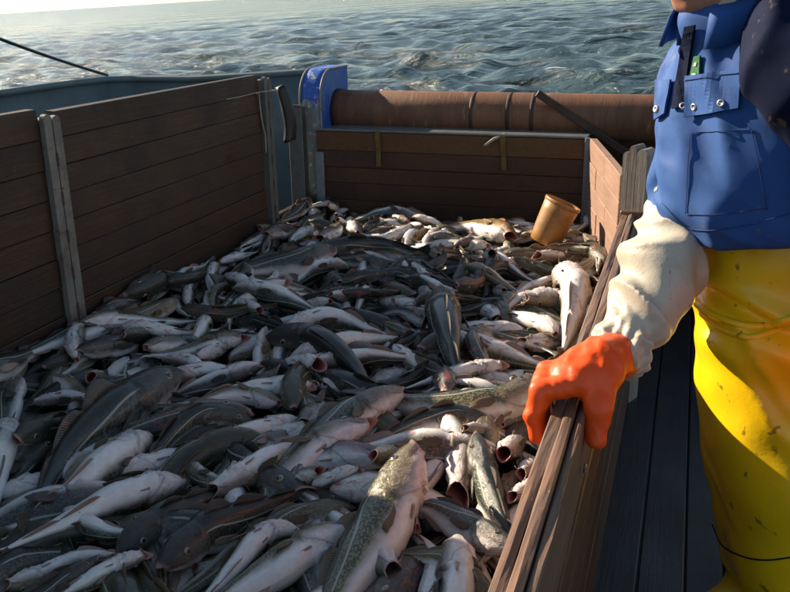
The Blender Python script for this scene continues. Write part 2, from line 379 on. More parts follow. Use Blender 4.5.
V, F = tube(tp + [0, 0, -0.005], 0.022, 10); mesh_obj('cap_rail', V, F, MAT['steel'], bw)
for yy in (0.9, 2.3, 3.7):
    V, F = frame_box((-3.585, yy, 0), (1, 0, 0), (0, 1, 0), (0, 0, 1), (0, -0.006, -0.4), (0.09, 0.006, 1.12), 0.002); mesh_obj('stiffener', V, F, MAT['steel'], bw, smooth=False)
sd_ = box_obj('side_deck', (-3.59, -0.6, -0.09), (-2.05, 5.6, -0.02), MAT['pen_floor']); tag(sd_, kind='structure')
tr = box_obj('transom_plate', (-1.90, 4.985, -0.6), (1.7, 5.0, 0.86), MAT['rust_dark']); tag(tr, 'dark rusty steel plate under the big roller', 'steel plate')

# ---------------------------------------------------------------- plank walls of the pen
def plank_wall(name, origin, ex, length, z_top, rows, thick, mat, label, first_mat=None, splits=None, top_cut=0.0, gap=0.0014):
    """planks stacked downward from z_top along direction ex from origin; local Y = plank direction"""
    ex = np.array(ex, float) / np.linalg.norm(ex); nz = np.array([0, 0, 1.0]); en = np.cross(ex, nz)
    root = empty(name, (origin[0] + ex[0] * length / 2, origin[1] + ex[1] * length / 2, 0)); tag(root, label, 'plank wall')
    z = z_top; ang = math.atan2(ex[1], ex[0]) - math.pi / 2
    for r, h in enumerate(rows):
        cuts = [0, length] if not splits else sorted([0, length] + [length * s for s in splits[r % len(splits)]])
        for a, b in zip(cuts[:-1], cuts[1:]):
            hw = thick / 2; jj = RNG.uniform(-0.0025, 0.0025)
            V, F = chamfer_box((-hw + jj, -(b - a) / 2 + 0.001, -h / 2 + gap / 2), (hw + jj, (b - a) / 2 - 0.001, h / 2 - gap / 2), 0.0028, 0.0008)
            if r == 0 and top_cut:      # clipped upper corners of the top plank
                up = V[:, 2] > 0; V[up, 1] = np.clip(V[up, 1], -(b - a) / 2 + top_cut, (b - a) / 2 - top_cut)
            o = mesh_obj('plank', V, F, (first_mat if (r == 0 and first_mat) else mat), None, smooth=False)
            o.parent = root; c = np.array(origin) + ex * (a + b) / 2; o.location = Vector((c[0], c[1], z - h / 2)) - root.location
            o.rotation_euler = (0, 0, ang)
        z -= h
    return root
plank_wall('plank_wall', (-2.0, 2.00, 0), (0, 1, 0), 0.362, 1.290, [0.100] * 13, 0.04, MAT['wood_left'], 'shorter dark plank wall at the left edge of the photo, before the grey steel post', top_cut=0.02)
plank_wall('plank_wall', (-2.0, 0.25, 0), (0, 1, 0), 1.745, 1.560, [0.104] * 15, 0.04, MAT['wood_left'], 'raised dark plank wall section out of view at left, added to shade the near fish', top_cut=0.02)  # unseen taller section, added so its shadow falls on the near fish
plank_wall('plank_wall', (-2.0, 2.414, 0), (0, 1, 0), 1.506, 1.274, [0.088, 0.092, 0.094, 0.095, 0.096, 0.096, 0.097, 0.097, 0.1, 0.1, 0.1, 0.1, 0.1], 0.04, MAT['wood_left'], 'long dark brown plank wall between the two steel posts on the left', top_cut=0.022)
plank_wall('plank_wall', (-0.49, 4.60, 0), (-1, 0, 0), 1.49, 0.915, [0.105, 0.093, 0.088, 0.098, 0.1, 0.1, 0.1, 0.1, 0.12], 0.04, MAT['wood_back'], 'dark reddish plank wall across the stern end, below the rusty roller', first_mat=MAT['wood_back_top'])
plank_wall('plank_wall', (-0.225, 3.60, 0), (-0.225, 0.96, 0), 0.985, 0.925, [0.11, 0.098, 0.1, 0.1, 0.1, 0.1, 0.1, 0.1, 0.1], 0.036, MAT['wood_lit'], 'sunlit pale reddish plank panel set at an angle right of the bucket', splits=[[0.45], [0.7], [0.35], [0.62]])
# wet ledge on top of the stern wall
lg = mesh_obj('ledge', *frame_box((-1.235, 4.66, 0.922), (1, 0, 0), (0, 1, 0), (0, 0, 1), (-0.755, -0.085, -0.005), (0.755, 0.17, 0.007), 0.003), MAT['wet_ledge'], smooth=False, loc=(-1.235, 4.66, 0.922))
tag(lg, 'wet grey steel ledge lying along the top of the stern plank wall', 'ledge')
# low board between the left wall's end post and the stern corner
gb = mesh_obj('sill_board', *frame_box((-2.0, 4.28, 0.50), (1, 0, 0), (0, 1, 0), (0, 0, 1), (-0.02, -0.26, -0.49), (0.02, 0.26, 0.055), 0.006), MAT['wood_left'], smooth=False, loc=(-2.0, 4.28, 0.5))
tag(gb, 'low reddish board closing the gap left of the blue bracket', 'board')

# the near rail the hand holds: planks on edge with a grooved top
rail = empty('pen_rail', (-0.185, 2.0, 0)); tag(rail, 'long grooved wooden rail board gripped by the orange glove', 'rail')
Y0, Y1 = 0.2, 3.46
def rail_strip(x0, x1, z0, z1, mat, c=0.006, name='strip'):
    n = 46; yy = np.linspace(Y0, Y1, n); V = []
    prof = [(x0, z0), (x1, z0), (x1, z1 - c), (x1 - c, z1), ((x0 + x1) / 2, z1 + 0.0015), (x0 + c, z1), (x0, z1 - c)]
    for i, y in enumerate(yy):
        for k, (px, pz) in enumerate(prof):
            w = 0.0022 * vnoise(np.array([px * 40, y * 5.0, k * 3.3])) + 0.0012 * vnoise(np.array([px * 90, y * 23.0, k]))
            V.append((px + w, y, pz + (w * 1.4 if k > 1 else 0)))
    m_ = len(prof); F = [[i * m_ + k, i * m_ + (k + 1) % m_, (i + 1) * m_ + (k + 1) % m_, (i + 1) * m_ + k] for i in range(n - 1) for k in range(m_)]
    F += [list(range(m_))[::-1], [(n - 1) * m_ + k for k in range(m_)]]
    ctr = np.array([(x0 + x1) / 2, 2.0, (z0 + z1) / 2]); return mesh_obj(name, np.array(V), [q[::-1] for q in F], mat, rail, smooth=False, loc=ctr)
rail_strip(-0.217, -0.193, 0.20, 0.797, MAT['wood_rail'], 0.003)
rail_strip(-0.1915, -0.168, 0.25, 0.800, MAT['wood_rail'], 0.004)
rail_strip(-0.1665, -0.150, 0.62, 0.790, MAT['wood_rail'], 0.003)
for r in range(5):
    box_obj('face_plank', (-0.163, Y0, 0.004 + r * 0.124), (-0.143, Y1 - 0.02, 0.123 + r * 0.124), MAT['wood_face'], rail, 0.004, 0.001)
for y in (0.75, 1.62, 2.5, 3.3):
    box_obj('bolt', (-0.144, y, 0.68), (-0.137, y + 0.018, 0.698), MAT['steel_post'], rail, 0.003)

# posts
def channel(name, c, w, d, z0, z1, mat, label, open_dir=1, t=0.008, lean=0.0, slots=True):
    """U-channel upright: web plus two flanges; open_dir = side (+x/-x) it opens to"""
    r = empty(name, (c[0], c[1], z0)); tag(r, label, 'post')
    s = open_dir
    def bx(lo, hi): return chamfer_box((min(lo[0], hi[0]), lo[1], lo[2]), (max(lo[0], hi[0]), hi[1], hi[2]), 0.0025)
    web = bx((c[0] - s * d / 2, c[1] - w / 2 + t, z0), (c[0] - s * d / 2 + s * t, c[1] + w / 2 - t, z1 - 0.004))
    mesh_obj('web', *web, mat, r, smooth=False)
    for sg in (-1, 1):
        ya, yb = (c[1] - w / 2, c[1] - w / 2 + t) if sg < 0 else (c[1] + w / 2 - t, c[1] + w / 2)
        mesh_obj('flange', *bx((c[0] - s * d / 2, ya, z0), (c[0] + s * d / 2, yb, z1 - 0.012 * (sg > 0))), mat, r, smooth=False)
    if slots:
        for z in np.arange(z0 + 0.3, z1 - 0.08, 0.16):
            mesh_obj('slot_plate', *bx((c[0] - s * d / 2 + s * t, c[1] - 0.006, z), (c[0] - s * d / 2 + s * (t + 0.003), c[1] + 0.006, z + 0.09)), MAT['bar'], r, smooth=False)
    return r
def strip_post(c, w, z1, mat, label):
    # two flat bars side by side on a backing bar, rounded heads
    r = empty('steel_post', (c[0], c[1], 0)); tag(r, label, 'post')
    mesh_obj('backing_bar', *chamfer_box((c[0] - 0.03, c[1] - w * 0.46, 0), (c[0] + 0.010, c[1] + w * 0.46, z1 - 0.015), 0.003), mat, r, smooth=False)
    for sg in (-1, 1):
        ya, yb = sorted((c[1] + sg * 0.003, c[1] + sg * w / 2)); pr = [(yb, 0.0)] + [((ya + yb) / 2 + (yb - ya) / 2 * math.cos(a), z1 - 0.008 * (sg > 0) - 0.018 + 0.018 * math.sin(a)) for a in np.linspace(0, math.pi, 9)] + [(ya, 0.0)]
        m_ = len(pr); V = [(c[0] + 0.028, y, z) for y, z in pr] + [(c[0] + 0.0105, y, z) for y, z in pr]
        F = [list(range(m_)), list(range(m_, 2 * m_))[::-1]] + [[(k + 1) % m_, k, m_ + k, m_ + (k + 1) % m_] for k in range(m_)]
        mesh_obj('flat_bar', V, F, mat, r, smooth=False)
    for z in np.arange(0.45, z1 - 0.08, 0.13):
        mesh_obj('bolt', *chamfer_box((c[0] + 0.028, c[1] - 0.005, z), (c[0] + 0.031, c[1] + 0.005, z + 0.045), 0.001), MAT['bar'], r, smooth=False)
    return r
strip_post((-1.985, 2.388, 0), 0.080, 1.272, MAT['steel_post'], 'pale worn steel post splitting the left plank wall')
strip_post((-1.985, 3.965, 0), 0.080, 1.262, MAT['grey_post'], 'dull grey steel post at the far end of the left wall, with black rubber flap')
channel('steel_post', (-2.075, 4.545, 0), 0.07, 0.085, 0.0, 1.065, MAT['grey_post'], 'grey channel post standing in front of the blue bracket', 1, slots=False)
gp = mesh_obj('corner_strip', *frame_box((-0.475, 4.565, 0), (1, 0, 0), (0, 1, 0), (0, 0, 1), (-0.018, -0.006, 0.0), (0.010, 0.014, 0.925), 0.003), MAT['bracket_grey'], smooth=False, loc=(-0.475, 4.565, 0.0))
tag(gp, 'grey metal corner strip where dark stern wall meets the sunlit panel', 'corner strip')
cs = mesh_obj('corner_strip', *frame_box((-1.965, 4.565, 0), (1, 0, 0), (0, 1, 0), (0, 0, 1), (-0.02, -0.008, 0.0), (0.03, 0.012, 0.80), 0.004), MAT['bracket_grey'], smooth=False, loc=(-1.965, 4.565, 0.0))
tag(cs, 'blue-grey metal strip in the left corner under the blue bracket', 'corner strip')
# weathered post at the far end of the near rail: three upright slats with rounded tops
wp = empty('end_post', (-0.18, 3.5, 0)); tag(wp, 'weathered grey upright at the far end of the near rail', 'post')
for xa, xb, zt in ((-0.222, -0.198, 1.035), (-0.196, -0.166, 1.062), (-0.164, -0.122, 1.050)):
    n = 8; V = []; prof = []
    for a in np.linspace(0, math.pi, 9): prof.append(((xa + xb) / 2 + (xb - xa) / 2 * math.cos(a), zt - 0.02 + 0.02 * math.sin(a)))
    prof = [(xb, 0.0)] + prof + [(xa, 0.0)]; m_ = len(prof); ya, yb = 3.47, 3.545
    V = [(p, ya, z) for p, z in prof] + [(p, yb, z) for p, z in prof]
    F = [[k, (k + 1) % m_, m_ + (k + 1) % m_, m_ + k][::-1] for k in range(m_)] + [list(range(m_)), list(range(m_, 2 * m_))[::-1]]
    ca_, sa_ = math.cos(-0.42), math.sin(-0.42); V = [(-0.17 + (p + 0.17) * ca_ - (y - 3.5) * sa_, 3.5 + (p + 0.17) * sa_ + (y - 3.5) * ca_, z) for p, y, z in V]
    mesh_obj('slat', V, [q[::-1] for q in F], MAT['weather_post'], wp, smooth=False, loc=((xa + xb) / 2, 3.5, 0.5))
eb = box_obj('end_block', (-0.224, 3.452, 0.70), (-0.140, 3.468, 0.812), MAT['wood_rail'], wp, 0.004)

# ---------------------------------------------------------------- blue roller bracket and roller
def bracket(x0, x1, label, sign):
    r = empty('roller_bracket', ((x0 + x1) / 2, 4.8, 0)); tag(r, label, 'bracket')
    # side outline in (y, z): straight back edge, rounded upper front corner
    out = [(5.02, -0.3), (5.02, 1.236)]
    out += [(4.76 - 0.16 * math.sin(a) ** 1.0, 1.236 - 0.16 * (1 - math.cos(a))) for a in np.linspace(0, math.pi / 2, 12)]
    out += [(4.60, 0.95), (4.615, 0.7), (4.615, -0.3)]
    m_ = len(out)
    xi = x1 if sign > 0 else x0; t = 0.016 * sign
    V = [(xi, y, z) for y, z in out] + [(xi - t, y, z) for y, z in out]
    F = [list(range(m_)), list(range(m_, 2 * m_))[::-1]] + [[(k + 1) % m_, k, m_ + k, m_ + (k + 1) % m_] for k in range(m_)]
    if sign < 0: F = [q[::-1] for q in F]
    mesh_obj('side_plate', V, [q[::-1] for q in F], MAT['blue'], r, smooth=False)
    # wrapped front plate following the curve, full box width
    cur = np.array(out[1:]); g = []
    for y, z in cur: g.append([(x0 + (x1 - x0) * s, y - 0.004, z + 0.002) for s in (0, 0.33, 0.66, 1.0)])
    g = np.array(g); tv = np.gradient(cur, axis=0); nr = np.stack([np.zeros(len(cur)), -np.abs(tv[:, 1]) - 1e-4, np.abs(tv[:, 0])], -1); nr /= np.linalg.norm(nr, axis=1)[:, None]
    mp_ = MAT['bracket_mix']
    V, F = sheet(g, np.repeat(nr[:, None], 4, 1), 0.010); mesh_obj('front_plate', V, F, mp_, r)
    for xe in (x0, x1):
        P = np.array([(xe, y - 0.008, z + 0.004) for y, z in out[1:]]); V, F = tube(P, 0.007, 6); mesh_obj('edge_bead', V, F, MAT['steel_post'], r)
    return r
# front plate paint: blue worn to grey lower down where the paint has rubbed off
m, nt, b = new_mat('blue_over_grey_paint'); v = mapped(nt); sz = nt.nodes.new('ShaderNodeSeparateXYZ'); L(nt, v, sz.inputs[0])
n1 = noise_tex(nt, v, 16, 6, 0.7); hh = math_(nt, 'ADD', sz.outputs[2], math_(nt, 'MULTIPLY', math_(nt, 'SUBTRACT', n1, 0.5), 0.28))
fz = ramp(nt, hh, [(0.0, 0.0), (1.0, 1.0)]).outputs[0]
fz = math_(nt, 'GREATER_THAN', hh, 1.06)
c = mixc(nt, fz, (0.16, 0.19, 0.20), (0.02, 0.09, 0.40)); n2 = noise_tex(nt, v, 30, 6, 0.7)
c = mixc(nt, ramp(nt, n2, [(0.56, 0.0), (0.62, 0.9)]).outputs[0], c, (0.45, 0.45, 0.42)); L(nt, c, b.inputs['Base Color']); b.inputs['Roughness'].default_value = 0.5; bump(nt, n2, b, 0.003, 0.4)
MAT['bracket_mix'] = m
bracket(-2.075, -1.952, 'chipped blue roller bracket with curved grey front at the left end of the roller', 1)
bracket(0.60, 0.72, 'blue roller bracket at the hidden right end of the roller', -1)

ro = empty('net_roller', (-0.7, 4.85, 0.9)); tag(ro, 'long rusty brown steel roller across the stern', 'roller')
def lathe_x(xs, rs, seg=48, cy=4.85, cz=0.995):
    V = []; 
    for x_, r_ in zip(xs, rs):
        for k in range(seg):
            a = 2 * math.pi * k / seg; V.append((x_, cy + r_ * math.cos(a), cz + r_ * math.sin(a)))
    F = [[i * seg + k, (i + 1) * seg + k, (i + 1) * seg + (k + 1) % seg, i * seg + (k + 1) % seg] for i in range(len(xs) - 1) for k in range(seg)]
    F += [list(range(seg)), list(range((len(xs) - 1) * seg, len(xs) * seg))[::-1]]
    return np.array(V), F
V, F = lathe_x([-1.95, -1.94, -1.2, -0.4, 0.58, 0.595], [0.116, 0.121, 0.121, 0.121, 0.121, 0.116]); mesh_obj('drum', V, F, MAT['rust'], ro)
for xc in (-1.13, -0.93, -0.80, 0.05):
    V, F = lathe_x([xc - 0.012, xc - 0.010, xc + 0.010, xc + 0.012], [0.1195, 0.1222, 0.1222, 0.1195]); mesh_obj('weld_band', V, F, MAT['rust_dark'], ro)
V, F = lathe_x([-1.955, -1.953, -1.915, -1.912], [0.12, 0.128, 0.128, 0.12]); mesh_obj('end_collar', V, F, MAT['rust_dark'], ro)
# iron bar leaning over the roller
p0 = at_y(537, 93, 4.71); p1 = at_y(646, 166, 4.73)
d = (p1 - p0) / np.linalg.norm(p1 - p0); e2 = np.cross(d, [0, 1, 0]); e2 /= np.linalg.norm(e2)
V, F = frame_box(p0, d, e2, np.cross(d, e2), (0, -0.019, -0.012), (np.linalg.norm(p1 - p0) + 0.12, 0.019, 0.012), 0.004)
tag(mesh_obj('iron_bar', V, F, MAT['bar'], smooth=False, loc=(p0 + p1) / 2), 'dark flat iron bar leaning diagonally against the roller', 'bar')

# yellow straps on the stern wall, lath across the second one
for (px, y0_, y1_, lab) in ((378, 132, 166, 'short dirty yellow strap hanging on the stern wall nearer the blue bracket'), (503, 136, 170, 'short dirty yellow strap hanging on the stern wall nearer the bucket')):
    a = at_y(px, y0_, 4.575); b_ = at_y(px + 1.5, y1_, 4.575); n = 14; g = []
    for t in np.linspace(0, 1, n):
        c = a + (b_ - a) * t; c[1] = 4.572 - 0.006 - 0.004 * math.sin(t * 9); w = 0.014 + 0.002 * math.sin(t * 40)
        g.append([c + [-w, 0, 0], c, c + [w, 0, 0]])
    V, F = sheet(np.array(g), np.array([0, -1.0, 0]), 0.004); tag(mesh_obj('strap', V, F, MAT['strap'], smooth=False, loc=(a + b_) / 2), lab, 'strap', 'yellow straps on the stern wall')
pp = [at_y(484, 146, 4.55), at_y(494, 139, 4.56), at_y(506, 134, 4.60)]
V, F = tube(dense(pp, 9), 0.008, 7); tag(mesh_obj('rope_end', V, F, MAT['string'], loc=pp[1]), 'frayed pale rope end on top of the stern wall', 'rope')

# bucket: tapered tub lying tilted on the fish
def bucket(base, axis, label):
    ax = np.array(axis, float); ax /= np.linalg.norm(ax); e1 = np.cross(ax, [0, 0, 1.0]); e1 /= np.linalg.norm(e1); e2_ = np.cross(ax, e1)
    r = empty('bucket', base); tag(r, label, 'bucket')
    def lathe(prof, seg=40, wob=0.003):
        V = []
        for h, rad in prof:
            for k in range(seg):
                a = 2 * math.pi * k / seg; rr_ = rad + wob * math.sin(3 * a + 1) * (h / 0.27); V.append(np.array(base) + ax * h + rr_ * (e1 * math.cos(a) + e2_ * math.sin(a)))
        F = [[i * seg + k, i * seg + (k + 1) % seg, (i + 1) * seg + (k + 1) % seg, (i + 1) * seg + k] for i in range(len(prof) - 1) for k in range(seg)]
        F += [list(range(seg))[::-1], list(range((len(prof) - 1) * seg, len(prof) * seg))]
        return np.array(V), [q[::-1] for q in F]
    sc_ = lambda pr: [(h * 0.78, r_ * 0.74) for h, r_ in pr]
    V, F = lathe(sc_([(0, 0.088), (0.004, 0.094), (0.05, 0.099), (0.12, 0.106), (0.2, 0.111), (0.262, 0.115), (0.266, 0.110), (0.262, 0.105), (0.2, 0.102), (0.1, 0.096), (0.02, 0.088), (0.015, 0.01)]))
    mesh_obj('tub', V, [q[::-1] for q in F], MAT['bucket'], r)
    V, F = lathe(sc_([(0.246, 0.113), (0.247, 0.118), (0.262, 0.119), (0.268, 0.117), (0.270, 0.112), (0.262, 0.108)]), wob=0.002); mesh_obj('rim', V, [q[::-1] for q in F][:-2], MAT['bucket'], r)
bucket((-0.600, 4.02, 0.510), (0.085, 0.03, 0.20), 'stained yellow-brown plastic bucket standing tilted in the fish at the stern')

# black rubber flap hung on the far post, twine on the wall, cable in the rigging
n = 16; g = []
for t in np.linspace(0, 1, n):
    c = np.array([-1.93 + 0.035 * math.sin(t * 2.2), 4.075 - 0.03 * (1 - t) + 0.02 * math.sin(t * 3), 1.215 - 0.27 * t]); w = 0.018 + 0.036 * min(1, t * 2.2) ** 0.7
    g.append([c + np.array([0.012 * math.cos(s * 2.5), s * w, -0.012 * abs(s)]) for s in (-1, -0.5, 0, 0.5, 1)])
V, F = sheet(np.array(g), np.array([1.0, -0.2, 0]), 0.022); tag(mesh_obj('rubber_flap', V, F, MAT['rubber'], loc=(-1.93, 4.07, 1.08)), 'black rubber flap hanging from the far post of the left wall', 'rubber flap')
tw = [(-1.968, 3.86, 1.19), (-1.968, 3.885, 1.192), (-1.97, 3.892, 1.12), (-1.966, 3.90, 1.04), (-1.968, 3.925, 0.98), (-1.966, 3.918, 0.90)]
V, F = tube(dense(tw, 30), 0.004, 6); tag(mesh_obj('twine', V, F, MAT['string'], loc=(-1.968, 3.9, 1.05)), 'pale twine hanging down the far end of the left plank wall', 'twine')
V, F = tube(dense([(-1.995, 3.5, 1.190), (-1.968, 3.7, 1.192), (-1.966, 3.87, 1.195), (-1.915, 3.945, 1.197), (-1.915, 3.99, 1.195), (-1.96, 4.012, 1.19)], 26), 0.003, 6); tag(mesh_obj('lashing', V, F, MAT['string'], loc=(-1.95, 3.93, 1.195)), 'thin wire lashing around the far post of the left wall', 'wire')
ca = np.array([-3.6, 4.98, 1.17]); cb = at_y(-60, 14, 2.9); cb = CAM + ray(-60, 16) * 4.4
t = np.linspace(0, 1, 24)[:, None]; P = ca + (cb - ca) * t; P[:, 2] -= 0.012 * np.sin(math.pi * t[:, 0])
V, F = tube(P, 0.0085, 7); tag(mesh_obj('mooring_line', V, F, MAT['cable'], loc=ca), 'thin dark line running up to the left above the bulwark', 'rope')

# ---------------------------------------------------------------- cod
def fish_mats():
    m, nt, b = new_mat('cod_skin')
    uvn = nt.nodes.new('ShaderNodeUVMap'); uvn.uv_map = 'UVMap'; sp = nt.nodes.new('ShaderNodeSeparateXYZ'); L(nt, uvn.outputs[0], sp.inputs[0])
    u, v = sp.outputs[0], sp.outputs[1]; av = math_(nt, 'ABSOLUTE', v)
    oi = nt.nodes.new('ShaderNodeObjectInfo'); at = nt.nodes.new('ShaderNodeAttribute'); at.attribute_type = 'OBJECT'; at.attribute_name = 'tone'
    tone = at.outputs['Fac']; rnd = oi.outputs['Random']
    off = nt.nodes.new('ShaderNodeCombineXYZ'); L(nt, math_(nt, 'MULTIPLY', rnd, 40.0), off.inputs[2])
    vec = nt.nodes.new('ShaderNodeVectorMath'); vec.operation = 'ADD'; sc = nt.nodes.new('ShaderNodeVectorMath'); sc.operation = 'MULTIPLY'; sc.inputs[1].default_value = (5.0, 1.6, 1.0)
    L(nt, uvn.outputs[0], sc.inputs[0]); L(nt, sc.outputs[0], vec.inputs[0]); L(nt, off.outputs[0], vec.inputs[1]); P = vec.outputs[0]
    big = noise_tex(nt, P, 1.6, 4, 0.6); mid = noise_tex(nt, P, 6.0, 5, 0.6); spots = noise_tex(nt, P, 21.0, 3, 0.6, 0.3); fine = noise_tex(nt, P, 60.0, 3, 0.6)
    # back colour by individual, warmer for many in the sunlit zone
    back = ramp(nt, tone, [(0.0, (0.006, 0.010, 0.010)), (0.3, (0.013, 0.020, 0.017)), (0.55, (0.032, 0.038, 0.018)), (0.8, (0.095, 0.090, 0.055)), (1.0, (0.17, 0.11, 0.03))]).outputs[0]
    flank = ramp(nt, tone, [(0.0, (0.052, 0.070, 0.068)), (0.35, (0.12, 0.145, 0.12)), (0.6, (0.22, 0.20, 0.11)), (1.0, (0.36, 0.24, 0.08))]).outputs[0]
    belly = mixc(nt, ramp(nt, mid, [(0.35, 0.0), (0.75, 0.8)]).outputs[0], (0.82, 0.83, 0.81), (0.66, 0.62, 0.58))
    belly = mixc(nt, ramp(nt, big, [(0.5, 0.0), (0.75, 0.45)]).outputs[0], belly, (0.66, 0.69, 0.74))
    vv = math_(nt, 'ADD', av, math_(nt, 'MULTIPLY', math_(nt, 'SUBTRACT', big, 0.5), 0.22))
    c = mixc(nt, ramp(nt, vv, [(0.20, 0.0), (0.44, 1.0)]).outputs[0], back, flank)
    # dark vermiculate spots over back and flank
    smask = math_(nt, 'MULTIPLY', ramp(nt, spots, [(0.45, 0.0), (0.52, 1.0)]).outputs[0], ramp(nt, vv, [(0.52, 1.0), (0.72, 0.0)]).outputs[0])
    smask = math_(nt, 'MULTIPLY', smask, ramp(nt, u, [(0.12, 0.35), (0.30, 1.0)]).outputs[0])
    c = mixc(nt, math_(nt, 'MULTIPLY', smask, 0.9), c, mixc(nt, 0.5, back, (0.022, 0.020, 0.012)))
    c = mixc(nt, ramp(nt, vv, [(0.56, 0.0), (0.74, 1.0)]).outputs[0], c, belly)
    # lateral line, arched over the pectoral fin
    cu = nt.nodes.new('ShaderNodeFloatCurve'); cm = cu.mapping.curves[0]
    for i, (a_, b_) in enumerate(((0.0, 0.30), (0.28, 0.29), (0.5, 0.40), (1.0, 0.46))):
        if i < 2 and i == 0: cm.points[0].location = (a_, b_)
        elif i == 3: cm.points[-1].location = (a_, b_)
        else: cm.points.new(a_, b_)
    cu.mapping.update(); L(nt, u, cu.inputs['Value'])
    dl = math_(nt, 'ABSOLUTE', math_(nt, 'SUBTRACT', av, cu.outputs[0]))
    ll = math_(nt, 'MULTIPLY', ramp(nt, dl, [(0.010, 1.0), (0.022, 0.0)]).outputs[0], math_(nt, 'MULTIPLY', ramp(nt, u, [(0.24, 0.0), (0.28, 0.75)]).outputs[0], ramp(nt, u, [(0.86, 1.0), (0.9, 0.0)]).outputs[0]))
    c = mixc(nt, ll, c, (0.42, 0.42, 0.36))
    # head: grey-pink wash, red at gill edge, tail darker
    hd = math_(nt, 'MULTIPLY', ramp(nt, u, [(0.16, 1.0), (0.27, 0.0)]).outputs[0], ramp(nt, mid, [(0.35, 0.15), (0.7, 0.75)]).outputs[0])
    hd = math_(nt, 'MULTIPLY', hd, ramp(nt, av, [(0.30, 0.12), (0.6, 0.85)]).outputs[0])
    c = mixc(nt, math_(nt, 'MULTIPLY', hd, 0.75), c, (0.52, 0.33, 0.29))
    ug = math_(nt, 'SUBTRACT', math_(nt, 'ADD', 0.255, math_(nt, 'MULTIPLY', math_(nt, 'SUBTRACT', mid, 0.5), 0.02)), math_(nt, 'MULTIPLY', ramp(nt, av, [(0.6, 0.0), (1.0, 1.0)]).outputs[0], 0.11))
    gl = math_(nt, 'MULTIPLY', ramp(nt, math_(nt, 'ABSOLUTE', math_(nt, 'SUBTRACT', u, ug)), [(0.002, 1.0), (0.010, 0.0)]).outputs[0], ramp(nt, av, [(0.35, 0.0), (0.5, 0.4)]).outputs[0])
    jl = math_(nt, 'ABSOLUTE', math_(nt, 'SUBTRACT', av, math_(nt, 'SUBTRACT', 0.66, math_(nt, 'MULTIPLY', u, 1.1))))
    jm = math_(nt, 'MULTIPLY', ramp(nt, jl, [(0.012, 1.0), (0.035, 0.0)]).outputs[0], ramp(nt, u, [(0.085, 0.85), (0.105, 0.0)]).outputs[0])
    c = mixc(nt, jm, c, (0.13, 0.05, 0.045))
    c = mixc(nt, gl, c, (0.16, 0.035, 0.03))
    c = mixc(nt, ramp(nt, u, [(0.90, 0.0), (0.93, 0.9)]).outputs[0], c, mixc(nt, fine, (0.035, 0.036, 0.030), (0.11, 0.10, 0.075)))
    # blood and slime smears
    at2 = nt.nodes.new('ShaderNodeAttribute'); at2.attribute_type = 'OBJECT'; at2.attribute_name = 'blood'
    bl = math_(nt, 'MULTIPLY', ramp(nt, noise_tex(nt, P, 2.6, 6, 0.68, 0.5), [(0.54, 0.0), (0.68, 1.0)]).outputs[0], at2.outputs['Fac'])
    c = mixc(nt, bl, c, (0.42, 0.075, 0.045))
    # lips and mouth (u < 0 runs inwards)
    um = math_(nt, 'ADD', u, 0.5)
    lipm = ramp(nt, um, [(0.508, 1.0), (0.520, 0.0)]).outputs[0]; c = mixc(nt, math_(nt, 'MULTIPLY', lipm, 0.75), c, (0.42, 0.25, 0.22))
    inn = ramp(nt, um, [(0.380, (0.05, 0.010, 0.012)), (0.450, (0.23, 0.055, 0.05)), (0.494, (0.44, 0.20, 0.18))]).outputs[0]
    c = mixc(nt, ramp(nt, um, [(0.494, 1.0), (0.502, 0.0)]).outputs[0], c, inn)
    L(nt, c, b.inputs['Base Color'])
    L(nt, ramp(nt, mid, [(0.3, 0.09), (0.72, 0.30)]).outputs[0], b.inputs['Roughness'])
    b.inputs['Specular IOR Level'].default_value = 0.5; b.inputs['Coat Weight'].default_value = 0.28; b.inputs['Coat Roughness'].default_value = 0.05
    b.inputs['Subsurface Weight'].default_value = 0.0
    wr = noise_tex(nt, P, 9.0, 5, 0.65, 1.2)
    h = math_(nt, 'ADD', math_(nt, 'MULTIPLY', fine, 0.25), math_(nt, 'MULTIPLY', wr, ramp(nt, u, [(0.2, 1.3), (0.32, 0.5)]).outputs[0]))
    bump(nt, h, b, 0.004, 0.6)
    MAT['cod'] = m
    m, nt, b = new_mat('cod_fin'); v = mapped(nt, (1, 1, 1))
    at = nt.nodes.new('ShaderNodeAttribute'); at.attribute_type = 'OBJECT'; at.attribute_name = 'tone'
    uvn = nt.nodes.new('ShaderNodeUVMap'); uvn.uv_map = 'UVMap'; w = nt.nodes.new('ShaderNodeTexWave'); w.inputs['Scale'].default_value = 5.5; w.inputs['Distortion'].default_value = 1.0; L(nt, uvn.outputs[0], w.inputs[0])
    c = ramp(nt, at.outputs['Fac'], [(0.0, (0.025, 0.026, 0.026)), (0.5, (0.075, 0.06, 0.035)), (1.0, (0.20, 0.10, 0.025))]).outputs[0]
    c2 = ramp(nt, at.outputs['Fac'], [(0.0, (0.08, 0.075, 0.07)), (0.5, (0.17, 0.12, 0.07)), (1.0, (0.32, 0.18, 0.06))]).outputs[0]
    c = mixc(nt, w.outputs['Fac'], c, c2); n1 = noise_tex(nt, v, 25, 4); c = mixc(nt, ramp(nt, n1, [(0.55, 0.0), (0.75, 0.5)]).outputs[0], c, (0.26, 0.14, 0.12))
    L(nt, c, b.inputs['Base Color']); b.inputs['Roughness'].default_value = 0.35; bump(nt, w.outputs['Fac'], b, 0.002, 0.6)
    MAT['fin'] = m
    m, nt, b = new_mat('cod_belly_fin'); n1 = noise_tex(nt, mapped(nt), 30, 4)
